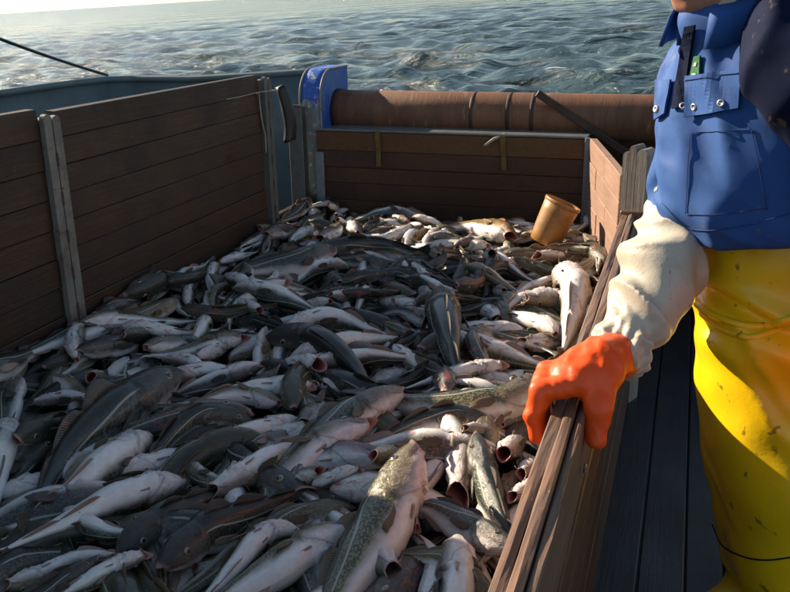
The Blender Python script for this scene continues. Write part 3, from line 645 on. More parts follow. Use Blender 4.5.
    uvn = nt.nodes.new('ShaderNodeUVMap'); uvn.uv_map = 'UVMap'; w = nt.nodes.new('ShaderNodeTexWave'); w.inputs['Scale'].default_value = 5.5; L(nt, uvn.outputs[0], w.inputs[0])
    L(nt, mixc(nt, n1, mixc(nt, w.outputs['Fac'], (0.26, 0.16, 0.13), (0.44, 0.33, 0.29)), (0.20, 0.12, 0.085)), b.inputs['Base Color']); b.inputs['Roughness'].default_value = 0.35
    MAT['fin_pale'] = m
    m, nt, b = new_mat('eye_iris'); b.inputs['Base Color'].default_value = (0.25, 0.215, 0.125, 1); b.inputs['Roughness'].default_value = 0.12; b.inputs['Coat Weight'].default_value = 1.0; MAT['iris'] = m
    m, nt, b = new_mat('eye_pupil'); b.inputs['Base Color'].default_value = (0.006, 0.008, 0.010, 1); b.inputs['Roughness'].default_value = 0.05; b.inputs['Coat Weight'].default_value = 1.0; MAT['pupil'] = m
fish_mats()

PU = np.array([0, .02, .05, .09, .13, .18, .235, .25, .30, .38, .48, .58, .68, .78, .86, .895, .92, .96, 1.0])
PT = np.array([.020, .032, .046, .058, .067, .074, .078, .077, .082, .080, .070, .056, .041, .028, .020, .020, .030, .047, .060])
PB = np.array([.018, .031, .046, .060, .072, .080, .082, .080, .090, .094, .080, .058, .040, .027, .019, .019, .028, .045, .058])
PW = np.array([.020, .033, .046, .057, .064, .069, .072, .066, .070, .069, .058, .047, .033, .021, .012, .008, .0045, .0030, .0018])
def prof(A, u): return np.interp(u, PU, A)

class Cod: pass
def cod_geometry(spine, length, roll, gape, fat=1.0, rings=34, seg=18, twist=0.0, jaw=0.0):
    """spine: function/array of 3D points head->tail (dense). Returns Cod with ring frames and mesh arrays."""
    S = np.asarray(spine, float); seglen = np.r_[0, np.cumsum(np.linalg.norm(np.diff(S, axis=0), axis=1))]; tot = seglen[-1]
    def pos(u):
        uu = np.clip(u, 0, 1) * tot; return np.stack([np.interp(uu, seglen, S[:, k]) for k in range(3)], -1)
    us = np.r_[np.linspace(0, 0.30, int(rings * .42)), np.linspace(0.30, 0.88, int(rings * .36) + 1)[1:], np.linspace(0.88, 1.0, int(rings * .22) + 1)[1:]]
    us = np.unique(np.r_[us, 0.24, 0.252])
    C = pos(us); e = 0.03; T = pos(np.clip(us + e, 0, 1)) - pos(np.clip(us - e, 0, 1)); T /= np.linalg.norm(T, axis=1)[:, None]
    up = np.array([0, 0, 1.0]); Bn = np.cross(T, up); Bn /= np.maximum(np.linalg.norm(Bn, axis=1), 1e-4)[:, None]; Un = np.cross(Bn, T)
    ro_ = roll + twist * (us - 0.3); U = Un * np.cos(ro_)[:, None] + Bn * np.sin(ro_)[:, None]; B = -Un * np.sin(ro_)[:, None] + Bn * np.cos(ro_)[:, None]
    ang = 2 * math.pi * np.arange(seg + 1) / seg - math.pi; seg = seg + 1          # -pi..pi, 0 = back; seam column doubled on the belly
    ht = prof(PT, us) * length * fat; hb = prof(PB, us) * length * fat; w = prof(PW, us) * length * fat
    lt, lb, lw = (0.014 + 0.036 * gape) * length, (0.012 + 0.052 * gape) * length, (0.019 + 0.040 * gape) * length
    fa = np.clip(1 - us / 0.11, 0, 1) ** 0.8
    ht = np.maximum(ht, ht * (1 - fa) + lt * fa); hb = np.maximum(hb, hb * (1 - fa) + lb * fa); w = np.maximum(w, w * (1 - fa) + lw * fa)
    ca, sa = np.cos(ang), np.sin(ang)
    def ring(i, st=1.0, slide=0.0, kt=None):
        h = np.where(ca > 0, ht[i], hb[i]) * st; p = 0.92
        cc = np.sign(ca) * np.abs(ca) ** p; ss = np.sign(sa) * np.abs(sa) ** p
        q = C[i] + U[i] * (h * cc)[:, None] + B[i] * (w[i] * st * ss)[:, None]
        lean = 0.0
        if us[i] < 0.10:                       # slanted mouth: upper jaw protrudes, lower jaw set back
            lean = (ca * 0.020 * (0.6 + gape) - 0.010 * gape * (ca < 0) - 0.050 * gape * np.abs(sa) ** 1.6) * length * (1 - us[i] / 0.10)
        if us[i] < 0.10: lean = lean + length * (1 - us[i] / 0.10) * (0.010 * gape * np.sin(2 * ang + C[0][0] * 9) + 0.007 * np.sin(3 * ang + C[0][1] * 11))
        if us[i] > 0.9: lean = (np.abs(ca) ** 1.5 * -0.035 + 0.012) * length * ((us[i] - 0.9) / 0.1)
        return q - T[i] * (np.asarray(lean) + slide)[..., None] if np.ndim(lean) else q - T[i] * slide
    rows, uvs = [], []
    vco = ang / math.pi
    # inside of the mouth, then lip roll, then the outside
    for depth, st, uu in ((0.115, 0.25, -0.115), (0.10, 0.55, -0.10), (0.055, 0.74, -0.055), (0.014, 0.80, -0.012), (0.001, 0.86, -0.003), (-0.004, 0.94, 0.003)):
        q = ring(0, st) + T[0] * depth * length
        if depth > 0.02: q = ring(0, 1.0) * 0 + (C[0] + T[0] * depth * length) + (q - (C[0] + T[0] * depth * length)) * 1.0
        rows.append(q); uvs.append(np.stack([np.full(seg, uu), vco], -1))
    for i in range(len(us)):
        st = 1.0
        rows.append(ring(i, st)); uvs.append(np.stack([np.full(seg, max(us[i], 0.004)), vco], -1))
    V = np.vstack(rows); UV = np.vstack(uvs); nr = len(rows); F = []
    a = np.arange(seg - 1); b_ = a + 1
    for i in range(nr - 1): F.append(np.stack([i * seg + a, i * seg + b_, (i + 1) * seg + b_, (i + 1) * seg + a], 1))
    F = np.vstack(F)[:, ::-1].tolist(); F += [list(range(seg - 1)), list(range((nr - 1) * seg, nr * seg - 1))[::-1]]
    # lumps and sags of soft flesh, gill-cover folds under the head
    rad = V - np.repeat(np.vstack([np.repeat(C[:1], 6, 0), C]), seg, 0); rl = np.linalg.norm(rad, axis=1)[:, None]; rad = rad / np.maximum(rl, 1e-5)
    sd0 = int(abs(C[0][0] * 7919 + C[0][1] * 104729)) % 997; Q = np.column_stack([UV[:, 0] * 9, np.cos(UV[:, 1] * math.pi) * 1.6, np.sin(UV[:, 1] * math.pi) * 1.6])
    amp = length * np.clip(UV[:, 0] / 0.05, 0, 1) * np.clip((0.9 - UV[:, 0]) / 0.15, 0, 1)
    V = V + rad * (amp * (0.0065 * vnoise(Q, sd0) + 0.003 * vnoise(Q * 2.3, sd0 + 1)))[:, None]
    fold = amp * np.exp(-((UV[:, 0] - 0.17) / 0.06) ** 2) * np.clip((np.abs(UV[:, 1]) - 0.5) / 0.2, 0, 1)
    ugm = 0.255 - 0.11 * np.clip((np.abs(UV[:, 1]) - 0.6) / 0.4, 0, 1); dg = UV[:, 0] - ugm; lower = np.clip((np.abs(UV[:, 1]) - 0.25) / 0.15, 0, 1)
    V = V + rad * (length * lower * (np.where(dg < 0, 0.006 * np.exp(-(dg / 0.03) ** 2), -0.009 * np.exp(-(dg / 0.022) ** 2))) * (UV[:, 0] > 0.05))[:, None]
    dj = np.abs(UV[:, 1]) - (0.66 - UV[:, 0] * 1.1); V = V - rad * (length * 0.006 * np.exp(-(dj / 0.06) ** 2) * ((UV[:, 0] > 0.004) & (UV[:, 0] < 0.1)))[:, None]
    V = V + rad * (fold * 0.006 * np.sin(UV[:, 0] * 150 + 5 * np.abs(UV[:, 1])))[:, None]
    c = Cod(); c.V, c.F, c.UV, c.us, c.C, c.T, c.U, c.B, c.ht, c.hb, c.w, c.L = V, F, UV, us, C, T, U, B, ht, hb, w, length
    def P(u, an, st=1.0):
        f = lambda A: np.array([np.interp(u, us, A[:, k]) for k in range(3)])
        Cc, Uc, Bc = f(C), f(U), f(B); h = np.interp(u, us, ht if math.cos(an) > 0 else hb); ww = np.interp(u, us, w)
        return Cc + Uc * h * st * math.cos(an) + Bc * ww * st * math.sin(an), Uc * math.cos(an) + Bc * math.sin(an), f(T)
    c.P = P
    return c

def fin_sheet(base, tips, nrm, t=0.0014):
    base = np.array(base); tips = np.array(tips); n = len(base)
    g = np.stack([base, base * 0.66 + tips * 0.34, base * 0.32 + tips * 0.68, tips], 0)
    nn = np.asarray(nrm, float); nn = nn / np.linalg.norm(nn); V, F = sheet(g, nn, t)
    uu = np.tile(np.stack([np.tile(np.linspace(0, 1, n), 4), np.repeat(np.linspace(0, 1, 4), n)], -1), (2, 1))
    return V, F, uu

COD_ROOTS = []
def add_cod(spine, length, roll, gape, tone, fat=1.0, detail=1, twist=0.0, blood=0.0, rs=None, floor=None):
    rs = rs or RNG
    g = cod_geometry(spine, length, roll, gape, fat, rings=46 if detail > 1 else 30, seg=26 if detail > 1 else 16, twist=twist)
    loc = g.C[len(g.C) // 3]
    o = mesh_obj('cod', g.V, g.F, MAT['cod'], loc=loc, uv=g.UV); o['tone'] = float(tone); o['blood'] = float(blood)
    def part(name, V, F, mat, uv=None, mats=None, midx=None):
        q = mesh_obj(name, V, F, mat, o, loc=None, uv=uv, mats=mats, midx=midx, smooth=True); q['tone'] = float(tone)
        q.matrix_parent_inverse = Matrix.Identity(4); q.data.transform(Matrix.Translation(-Vector(loc))); return q
    Lh = length
    # eyes
    for s in (-1, 1):
        p, nrm, t = g.P(0.112, s * math.radians(58), 0.98); nrm = nrm / np.linalg.norm(nrm); e1 = t - nrm * (t @ nrm); e1 /= np.linalg.norm(e1); e2 = np.cross(nrm, e1)
        r = 0.0165 * Lh; prof_ = ((1.0, -0.10), (0.96, 0.16), (0.84, 0.28), (0.62, 0.37), (0.58, 0.375), (0.28, 0.45)); seg = 14; V = []; F = []; mi = []
        for rr_, hh_ in prof_:
            for k in range(seg):
                a = 2 * math.pi * k / seg; V.append(p + r * (rr_ * (e1 * math.cos(a) + e2 * math.sin(a)) + nrm * hh_))
        for i in range(len(prof_) - 1):
            for k in range(seg): F.append([i * seg + k, i * seg + (k + 1) % seg, (i + 1) * seg + (k + 1) % seg, (i + 1) * seg + k]); mi.append(1 if i >= 3 else 0)
        F.append(list(range((len(prof_) - 1) * seg, len(prof_) * seg))); mi.append(1)
        part('eye', np.array(V), F, None, mats=[MAT['iris'], MAT['pupil']], midx=mi)
    # dorsal and anal fins, folded back as on a landed fish
    for name, an, ranges in (('dorsal_fin', 0.0, ((.29, .42, .055), (.45, .62, .045), (.65, .80, .035))), ('anal_fin', math.pi, ((.47, .63, .040), (.66, .79, .030)))):
        for (a, b_, hgt) in ranges:
            n = 7; bs, ts = [], []; k = rs.uniform(0.35, 1.0); flop = rs.uniform(-0.5, 0.5)
            for j, u in enumerate(np.linspace(a, b_, n)):
                p, nr_, t = g.P(u, an, 0.96); sh = math.sin(math.pi * (0.25 + 0.72 * j / (n - 1))) * (1 - 0.35 * j / (n - 1))
                side = np.cross(t, nr_); bs.append(p); ts.append(p + (nr_ * k + side * flop * k) * hgt * sh * Lh + t * 0.035 * Lh)
            part(name, *_fin(bs, ts, np.cross(g.P((a + b_) / 2, an)[2], g.P((a + b_) / 2, an)[1])), MAT['fin'] if an == 0 else MAT['fin_pale'])
    for s in (-1, 1):
        p, nr_, t = g.P(0.285, s * math.radians(100), 0.98); upv = g.P(0.285, 0)[1]; bs, ts = [], []; spread = rs.uniform(0.05, 0.45); droop = rs.uniform(-0.3, 0.35)
        for j, a in enumerate(np.linspace(-1, 1, 9)):
            bs.append(p + upv * a * 0.013 * Lh); ln = 0.125 * Lh * math.sqrt(max(0.08, 1 - 0.92 * a * a)) * (1 + 0.06 * math.sin(j * 2.4)); ts.append(p + (t * 0.93 + nr_ * spread) * ln + upv * (a * 0.026 * Lh + droop * ln))
        part('pectoral_fin', *_fin(bs, ts, nr_), MAT['fin'] if rs.rand() < 0.8 else MAT['fin_pale'])
        if detail > 0:
            p, nr_, t = g.P(0.235, s * math.radians(152), 0.98); bs, ts = [], []; side = np.cross(t, nr_)
            pv = rs.uniform(0.12, 0.3)
            for a in np.linspace(-1, 1, 6): bs.append(p + side * a * 0.0045 * Lh); ts.append(p + (t * 0.9 + nr_ * pv) * 0.075 * Lh * math.sqrt(max(0.05, 1 - 0.95 * a * a)) + side * a * 0.006 * Lh)
            part('pelvic_fin', *_fin(bs, ts, nr_), MAT['fin_pale'])
    if detail > 1:      # chin barbel
        p, nr_, t = g.P(0.035, math.pi, 1.0); P_ = [p - nr_ * 0.004 * Lh, p + (nr_ * 0.02 - t * 0.004) * Lh, p + (nr_ * 0.036 + t * 0.006) * Lh]
        V, F = tube(P_, [0.0045 * Lh, 0.003 * Lh, 0.0008 * Lh], 6); part('barbel', V, F, MAT['fin_pale'], uv=np.zeros((len(V), 2)))
    return o, g
def _fin(bs, ts, nr_):
    V, F, uu = fin_sheet(bs, ts, nr_)
    class Tup(tuple): pass
    return V, F
# fins carry a UV so their rays run outwards
_old_mesh_obj = mesh_obj
def mesh_obj(name, verts, faces, mat=None, parent=None, smooth=True, loc=None, uv=None, mats=None, midx=None):
    if name.endswith('_fin') and uv is None:
        n = len(verts) // 8; uv = np.tile(np.stack([np.tile(np.linspace(0, 1, n), 4), np.repeat(np.linspace(0, 1, 4), n)], -1), (2, 1))
    return _old_mesh_obj(name, verts, faces, mat, parent, smooth, loc, uv, mats, midx)

# height field of the heap: each fish is draped over what already lies there
HX0, HY0, HRES = -2.0, 0.30, 0.012
HN = (int(1.82 / HRES), int(4.30 / HRES)); H = np.full(HN, 0.365)
gxx = HX0 + HRES * (np.arange(HN[0]) + 0.5); gyy = HY0 + HRES * (np.arange(HN[1]) + 0.5)
def x_right(y): return np.where(y < 3.62, -0.225, -0.225 - 0.225 * (y - 3.62) / 0.96)
def h_at(x, y, r):
    i = int((x - HX0) / HRES); j = int((y - HY0) / HRES); k = max(1, int(r / HRES))
    s = H[max(0, i - k):max(1, min(HN[0], i + k + 1)), max(0, j - k):max(1, min(HN[1], j + k + 1))]
    return float(np.percentile(s, 80)) if s.size else 0.37
def stamp(g):
    """raise H to the top of the fish"""
    for i in range(0, len(g.us)):
        if g.us[i] > 0.93: break
        c = g.C[i]; T = g.T[i]
        hw = math.hypot(g.U[i][2] * (g.ht[i] + g.hb[i]) / 2, g.B[i][2] * g.w[i]); wd_ = max(g.w[i] * abs(g.U[i][2]) + (g.ht[i] + g.hb[i]) / 2 * (1 - abs(g.U[i][2])), 0.01)
        i0, i1 = int((c[0] - wd_ - HX0) / HRES), int((c[0] + wd_ - HX0) / HRES) + 1; j0, j1 = int((c[1] - wd_ - HY0) / HRES), int((c[1] + wd_ - HY0) / HRES) + 1
        i0, j0 = max(0, i0), max(0, j0); i1, j1 = min(HN[0], i1), min(HN[1], j1)
        if i1 <= i0 or j1 <= j0: continue
        d2 = ((gxx[i0:i1] - c[0])[:, None] ** 2 + (gyy[j0:j1] - c[1])[None, :] ** 2) / wd_ ** 2
        H[i0:i1, j0:j1] = np.maximum(H[i0:i1, j0:j1], np.where(d2 < 1, c[2] + hw * np.sqrt(np.clip(1 - d2, 0, 1)), -9))
def bez(P, n=40):
    P = np.array(P, float); k = len(P); t = np.linspace(0, k - 1, n); out = np.zeros((n, P.shape[1]))
    Q = np.vstack([2 * P[0] - P[1], P, 2 * P[-1] - P[-2]])
    for a, tt in enumerate(t):
        i = min(int(tt), k - 2); f = tt - i; p0, p1, p2, p3 = Q[i], Q[i + 1], Q[i + 2], Q[i + 3]
        out[a] = 0.5 * (2 * p1 + (p2 - p0) * f + (2 * p0 - 5 * p1 + 4 * p2 - p3) * f * f + (3 * p1 - p0 - 3 * p2 + p3) * f ** 3)
    return out
def inside(P, m=0.05):
    return (P[:, 0] > -1.975 + m * 0.6) & (P[:, 0] < x_right(P[:, 1]) - m * 0.55) & (P[:, 1] < 4.57 - m * 0.5)
def drape(xy, length, roll, fat, lift=0.0, bury=0.0, stiff=9.0, sink=0.30):
    """xy (n,2) head->tail; returns 3D spine lying on the heap"""
    n = len(xy); u = np.linspace(0, 1, n); hh = np.abs(math.cos(roll)) * (prof(PT, u) + prof(PB, u)) / 2 + np.abs(math.sin(roll)) * prof(PW, u)
    hh = hh * length * fat; ww = np.maximum(prof(PW, u), 0.02) * length * fat
    s = np.array([h_at(x_, y_, w_ * 0.7) for (x_, y_), w_ in zip(xy, ww)])
    k = np.exp(-0.5 * (np.arange(-16, 17) / stiff) ** 2); k /= k.sum(); sp = np.pad(s, 16, mode='edge'); sm = np.convolve(sp, k, 'valid')
    z = sm * 0.85 + np.maximum(sm, s) * 0.15 + hh * (1 - sink)
    z += lift * np.clip(1 - u / 0.45, 0, 1) ** 1.5 - bury * np.clip((u - 0.25) / 0.75, 0, 1) ** 1.2
    return np.column_stack([xy, z])

FISH = []    # (object, geometry, facts) for labelling
def lay_cod(pts_xy, roll_deg, gape, tone, fat=1.0, lift=0.0, bury=0.0, detail=1, twist=0.0, blood=0.0, hero=None, sink=0.30, mass=None):
    xy = bez(pts_xy, 40); ln = float(np.sum(np.linalg.norm(np.diff(xy, axis=0), axis=1)))
    # clamp inside the pen walls
    f = np.clip(np.linspace(0, 1, 40), 0, 1); hw = np.maximum(prof(PT, f), 0.02) * ln * fat * 0.85
    xy[:, 0] = np.maximum(xy[:, 0], -1.968 + hw); xy[:, 0] = np.minimum(xy[:, 0], x_right(xy[:, 1]) - 0.008 - hw); xy[:, 1] = np.minimum(xy[:, 1], 4.565 - hw)
    ln = float(np.sum(np.linalg.norm(np.diff(xy, axis=0), axis=1)))
    sp = drape(xy, ln, math.radians(roll_deg), fat, lift, bury, sink=sink)
    sp[:, 0] = np.maximum(sp[:, 0], -1.968)
    cover(xy, ln)
    zt = (0.445 if mass is not None else 0.505) + 0.018 * vnoise(np.column_stack([xy * 3.1, xy[:, :1] * 0])) + 0.075 * np.exp(-((xy[:, 0] + 2.0) / 0.26) ** 2) - (0.03 if hero is None and mass is None and len(FISH) < 0 else 0)
    hv = np.abs(math.cos(math.radians(roll_deg))) * 0.016 * np.sin(np.linspace(0, math.pi, 40))
    sp[:, 2] = 0.42 * sp[:, 2] + 0.58 * (zt + hv + lift * np.clip(1 - f / 0.45, 0, 1) ** 1.5 - bury * np.clip((f - 0.25) / 0.75, 0, 1) ** 1.2)
    if mass is not None:
        g = cod_geometry(sp, ln, math.radians(roll_deg), gape, fat, 22, 12, math.radians(twist)); stamp(g); mass.append((g, tone)); return None
    o, g = add_cod(sp, ln, math.radians(roll_deg), gape, tone, fat, detail, math.radians(twist), blood)
    stamp(g); FISH.append((o, g, dict(roll=roll_deg, gape=gape, tone=tone, len=ln, hero=hero, blood=blood)))
    return o

def random_cod(x0, y0, rs, small=False):
    Ln = rs.uniform(0.29, 0.46) if (small and y0 < 2.6) else rs.uniform(0.25, 0.40) if small else rs.uniform(0.28, 0.47) + (0.14 if y0 < 2.0 else 0.06 if y0 < 2.8 else 0.0); th = rs.uniform(0, 2 * math.pi) if -1.72 < x0 < -0.42 else rs.choice([-1, 1]) * math.pi / 2 + rs.normal(0, 0.3); kb = rs.uniform(-1.5, 1.5) if rs.rand() < 0.65 else rs.uniform(-3.0, 3.0)
    s = np.linspace(-0.35, 0.65, 6) * Ln; a = th + kb * (s / Ln) * 0.8
    P = np.zeros((6, 2)); P[0] = 0
    for i in range(1, 6): P[i] = P[i - 1] + (s[i] - s[i - 1]) * np.array([math.cos((a[i] + a[i - 1]) / 2), math.sin((a[i] + a[i - 1]) / 2)])
    P += np.array([x0, y0]) - P[2]
    rr_ = rs.rand(); roll = (rs.normal(0, 30) if rr_ < 0.40 else rs.choice([-1, 1]) * rs.normal(95, 24) if rr_ < 0.72 else 180 + rs.normal(0, 30))
    gp = rs.choice([0.05, 0.25, 0.5, 0.8], p=[0.40, 0.26, 0.2, 0.14]); tn = float(np.clip(rs.choice([0.12, 0.3, 0.5, 0.62], p=[0.38, 0.3, 0.2, 0.12]) + rs.normal(0, 0.06), 0, 1))
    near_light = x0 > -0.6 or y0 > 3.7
    if near_light and rs.rand() < 0.6: tn = float(np.clip(tn + 0.3, 0, 0.95))  # many cod in the sunlit zone turn golden: sun warmth put into skin tone
    return P, roll, gp, tn, rs.uniform(0.88, 1.15), near_light
COVER = np.zeros(HN)
OKC = (gxx[:, None] > -1.95) & (gxx[:, None] < x_right(gyy)[None, :] - 0.03) & (gyy[None, :] < 4.55) & (gyy[None, :] > 0.74)
def cover(xy, ln):
    for q, u_ in zip(xy, np.linspace(0, 1, len(xy))):
        k = max(2, int(0.075 * ln / HRES)); i, j = int((q[0] - HX0) / HRES), int((q[1] - HY0) / HRES)
        if u_ < 0.85: COVER[max(0, i - k):max(0, i + k), max(0, j - k):max(0, j + k)] += 0.22
def fill(n, seed, ok, lift_p=0.5, mass=None):
    rs = np.random.RandomState(seed); made = 0
    while made < n:
        sc_ = np.where(ok, COVER + rs.normal(0, 0.12, COVER.shape), 99.0); cand = np.argpartition(sc_.ravel(), 200)[:200]; q = cand[rs.randint(200)]; i, j = divmod(q, HN[1])
        P, roll, gp, tn, fat, nl = random_cod(gxx[i], gyy[j], rs, mass is not None)
        lift = rs.uniform(0.0, 0.05) if rs.rand() < lift_p else 0.0; bury = rs.uniform(0.0, 0.05)
        lay_cod(P, roll, gp, tn, fat, lift, bury, detail=1, twist=rs.normal(0, 22), blood=(rs.uniform(0.5, 1) if rs.rand() < (0.8 if nl else 0.25) else 0.0), mass=mass); made += 1
    return made
MASS = []
WALL = OKC & (gxx[:, None] < -1.72)
n1 = fill(300, 21, OKC, 0.3, MASS); n1 += fill(40, 22, WALL, 0.3, MASS)

def hero(px, roll, gape, tone, fat=1.0, lift=0.0, bury=0.0, z=0.53, blood=0.0, twist=0.0, label=None, sink=0.3, detail=2):
    pts = [at_z(a, b_, z)[:2] for a, b_ in px]; lay_cod(pts, roll, gape, tone, fat, lift, bury, detail, twist, blood, label, sink)
HEROES = [
 # far to near: (pixel polyline head->tail, roll, gape, tone, kwargs)
 ([(512, 239), (490, 228), (462, 222), (435, 226)], 60, 0.72, 0.95, dict(fat=1.2, blood=0.6, lift=0.03, label='bright yellowish cod with gaping red mouth, lying left of the bucket')),
 ([(640, 262), (600, 250), (560, 244), (520, 248)], -40, 0.5, 0.75, dict(blood=0.8)),
 ([(310, 252), (350, 246), (390, 243), (430, 250)], 20, 0.2, 0.3, dict()),
 ([(100, 302), (130, 290), (180, 287), (222, 268)], 70, 0.1, 0.38, dict(label='long olive-grey cod resting along the foot of the left plank wall')),
 ([(520, 306), (560, 305), (590, 320), (605, 345)], 160, 0.72, 0.7, dict(blood=1.0, lift=0.03)),
 ([(335, 250), (300, 262), (255, 268), (215, 285)], 30, 0.5, 0.2, dict()),
 ([(440, 300), (445, 330), (452, 360), (470, 395)], 0, 0.2, 0.25, dict(lift=0.04)),
 ([(560, 275), (575, 300), (570, 330), (560, 360)], 190, 0.72, 0.6, dict(blood=0.9)),
 ([(246, 338), (215, 338), (175, 348), (130, 352)], 75, 0.72, 0.45, dict(lift=0.02, label='cod with pale eye and open mouth facing right, below the long plank wall')),
 ([(268, 338), (310, 343), (350, 362), (380, 395)], 35, 0.15, 0.22, dict(fat=1.05)),
 ([(282, 332), (320, 322), (360, 322), (400, 335)], 178, 0.7, 0.3, dict(fat=1.15)),
 ([(322, 381), (298, 366), (275, 352), (250, 345)], 150, 0.85, 0.3, dict(lift=0.07, bury=0.08, label='tube-like round gaping cod mouth pointing at the camera in mid heap')),
 ([(370, 378), (395, 372), (425, 365), (450, 350)], 15, 0.2, 0.4, dict()),
 ([(505, 372), (470, 372), (430, 380), (395, 385)], 115, 0.72, 0.55, dict(lift=0.03, blood=0.7)),
 ([(520, 402), (485, 392), (450, 388), (415, 394)], 182, 0.2, 0.3, dict(fat=1.1, label='cod lying belly up with smooth white belly, left of the orange glove')),
 ([(536, 392), (508, 408), (455, 412), (395, 400), (350, 380)], 62, 0.3, 0.60, dict(fat=1.0, lift=0.05, sink=0.15, label='long olive spotted cod with pale side stripe, its head by the orange glove')),
 ([(30, 398), (60, 393), (95, 392), (130, 385)], 170, 0.5, 0.3, dict(blood=0.8)),
 ([(92, 394), (104, 376), (122, 362), (145, 350)], 140, 0.85, 0.25, dict(lift=0.08, bury=0.09, label='round gaping cod mouth pointing up, left foreground above the speckled flank')),
 ([(280, 398), (240, 390), (200, 400), (165, 412)], 80, 0.2, 0.62, dict(label='olive cod lying on its side with tail to the left, centre left of heap')),
 ([(300, 418), (250, 432), (205, 446), (160, 450)], 120, 0.3, 0.5, dict()),
 ([(252, 413), (205, 420), (165, 442), (138, 480)], 12, 0.1, 0.18, dict(fat=0.9, label='slim dark cod curving down to the left with pale side line')),
 ([(178, 455), (210, 473), (250, 476), (285, 470)], 110, 0.4, 0.5, dict()),
 ([(292, 430), (255, 446), (225, 462), (195, 480)], 55, 0.6, 0.35, dict(blood=0.9)),
 ([(404, 404), (355, 424), (312, 452), (272, 505)], 62, 0.25, 0.40, dict(fat=1.0, lift=0.03, label='long grey cod lying diagonally, its snout at upper right, centre of the foreground')),
 ([(500, 425), (455, 422), (410, 430), (360, 450)], 20, 0.2, 0.15, dict(fat=0.9)),
 ([(462, 448), (486, 436), (510, 428), (530, 420)], 150, 0.72, 0.4, dict(lift=0.05, bury=0.06)),
 ([(502, 468), (512, 446), (520, 425), (528, 405)], 160, 0.85, 0.45, dict(lift=0.06, bury=0.07, blood=0.5)),
 ([(520, 478), (532, 462), (538, 440), (545, 420)], 130, 0.72, 0.6, dict(lift=0.03, bury=0.06, blood=0.8)),
 ([(510, 502), (528, 488), (538, 470), (545, 450)], 170, 0.72, 0.5, dict(lift=0.03, bury=0.05, blood=0.5)),
 ([(372, 482), (400, 462), (435, 450), (475, 455)], 100, 0.85, 0.45, dict(lift=0.06, bury=0.05, fat=1.1, label='cod with wide gaping mouth turned to the lower left, centre of foreground')),
 ([(322, 492), (296, 482), (265, 492), (235, 500)], 75, 0.7, 0.5, dict(lift=0.06, bury=0.08, label='cod head with pale ringed eye and open mouth facing right, above the big foreground cod')),
 ([(362, 488), (332, 486), (300, 482), (270, 470)], 150, 0.4, 0.4, dict(lift=0.04, bury=0.06, blood=0.5)),
 ([(18, 462), (52, 432), (90, 410), (130, 395)], 40, 0.72, 0.4, dict(lift=0.06, fat=1.05, label='dark cod head with gaping mouth facing lower left, at the left edge of the foreground')),
 ([(10, 425), (0, 460), (-8, 500), (-10, 540)], 150, 0.7, 0.35, dict()),
 ([(180, 378), (115, 418), (62, 462), (25, 540)], 8, 0.1, 0.12, dict(fat=0.95, lift=0.03)),
 ([(62, 480), (92, 455), (130, 432), (175, 405)], 112, 0.2, 0.55, dict(fat=1.12, label='speckled cod flank with brown side fin, left foreground above the white bellies')),
 ([(150, 432), (108, 470), (60, 508), (-10, 545)], 176, 0.1, 0.3, dict(fat=1.15, label='cod belly up, broad smooth white belly tapering to the left edge')),
 ([(184, 474), (130, 498), (60, 530), (-20, 556)], 150, 0.35, 0.45, dict(fat=1.1, sink=0.2, label='pale cod lying belly up with closed jaws, just below the broad white belly')),
 ([(206, 498), (240, 482), (285, 458), (340, 425)], 165, 0.72, 0.4, dict(lift=0.03, fat=1.0, label='cod lying belly up with round open mouth to the left, between dark backs')),
 ([(62, 512), (95, 530), (135, 535), (170, 525)], 165, 0.6, 0.35, dict(fat=0.95)),
 ([(118, 556), (165, 520), (205, 498), (260, 470)], 14, 0.1, 0.24, dict(fat=1.15, label='thick dark olive cod back in the left foreground, left one of the dark pair')),
 ([(160, 572), (205, 536), (255, 512), (325, 482)], 10, 0.12, 0.10, dict(fat=1.15, lift=0.02, label='thick almost black cod back in the foreground, right one of the dark pair')),
 ([(475, 452), (488, 485), (505, 520), (540, 565)], -12, 0.15, 0.28, dict(lift=0.05, label='dark mottled cod back pointing away from camera, right foreground next to the rail')),
 ([(352, 500), (290, 520), (240, 545), (200, 585)], 40, 0.1, 0.55, dict(fat=0.9)),
 ([(512, 556), (470, 528), (430, 508), (370, 500)], 55, 0.3, 0.33, dict(lift=0.05, fat=1.15, label='grey cod with staring pale eye, head pointing to the lower right by the rail')),
 ([(0, 575), (40, 562), (90, 550), (150, 560)], 160, 0.6, 0.5, dict(blood=0.4)),
 ([(150, 565), (105, 575), (60, 585), (10, 600)], 170, 0.72, 0.4, dict(fat=1.0, lift=0.03)),
 ([(98, 560), (60, 582), (20, 600), (-30, 630)], 20, 0.3, 0.10, dict(lift=0.03, fat=0.95, label='pointed dark cod head lying over pale bellies in the bottom left corner')),
 ([(300, 530), (265, 535), (225, 570), (180, 620)], 140, 0.2, 0.5, dict(fat=0.95)),
 ([(500, 610), (455, 575), (420, 560), (380, 550)], 40, 0.3, 0.6, dict(fat=1.1)),
 ([(352, 528), (290, 556), (230, 590), (150, 650)], 108, 0.2, 0.62, dict(fat=1.12, label='pale cod flank with large brown side fin, left of the big foreground cod')),
 ([(418, 486), (385, 530), (345, 585), (285, 690)], 86, 0.45, 0.60, dict(fat=1.1, lift=0.10, sink=0.05, label='biggest cod in the foreground, head raised, spotted flank and white belly')),
]
n2 = fill(16, 78, WALL & (gyy[None, :] > 1.2), 0.5); n2 += fill(325 - 16 - len(HEROES), 77, OKC & (gyy[None, :] > 1.0), 0.6)
for pxs, roll, gape, tone, kw in HEROES: hero(pxs, roll, gape, tone, **kw)
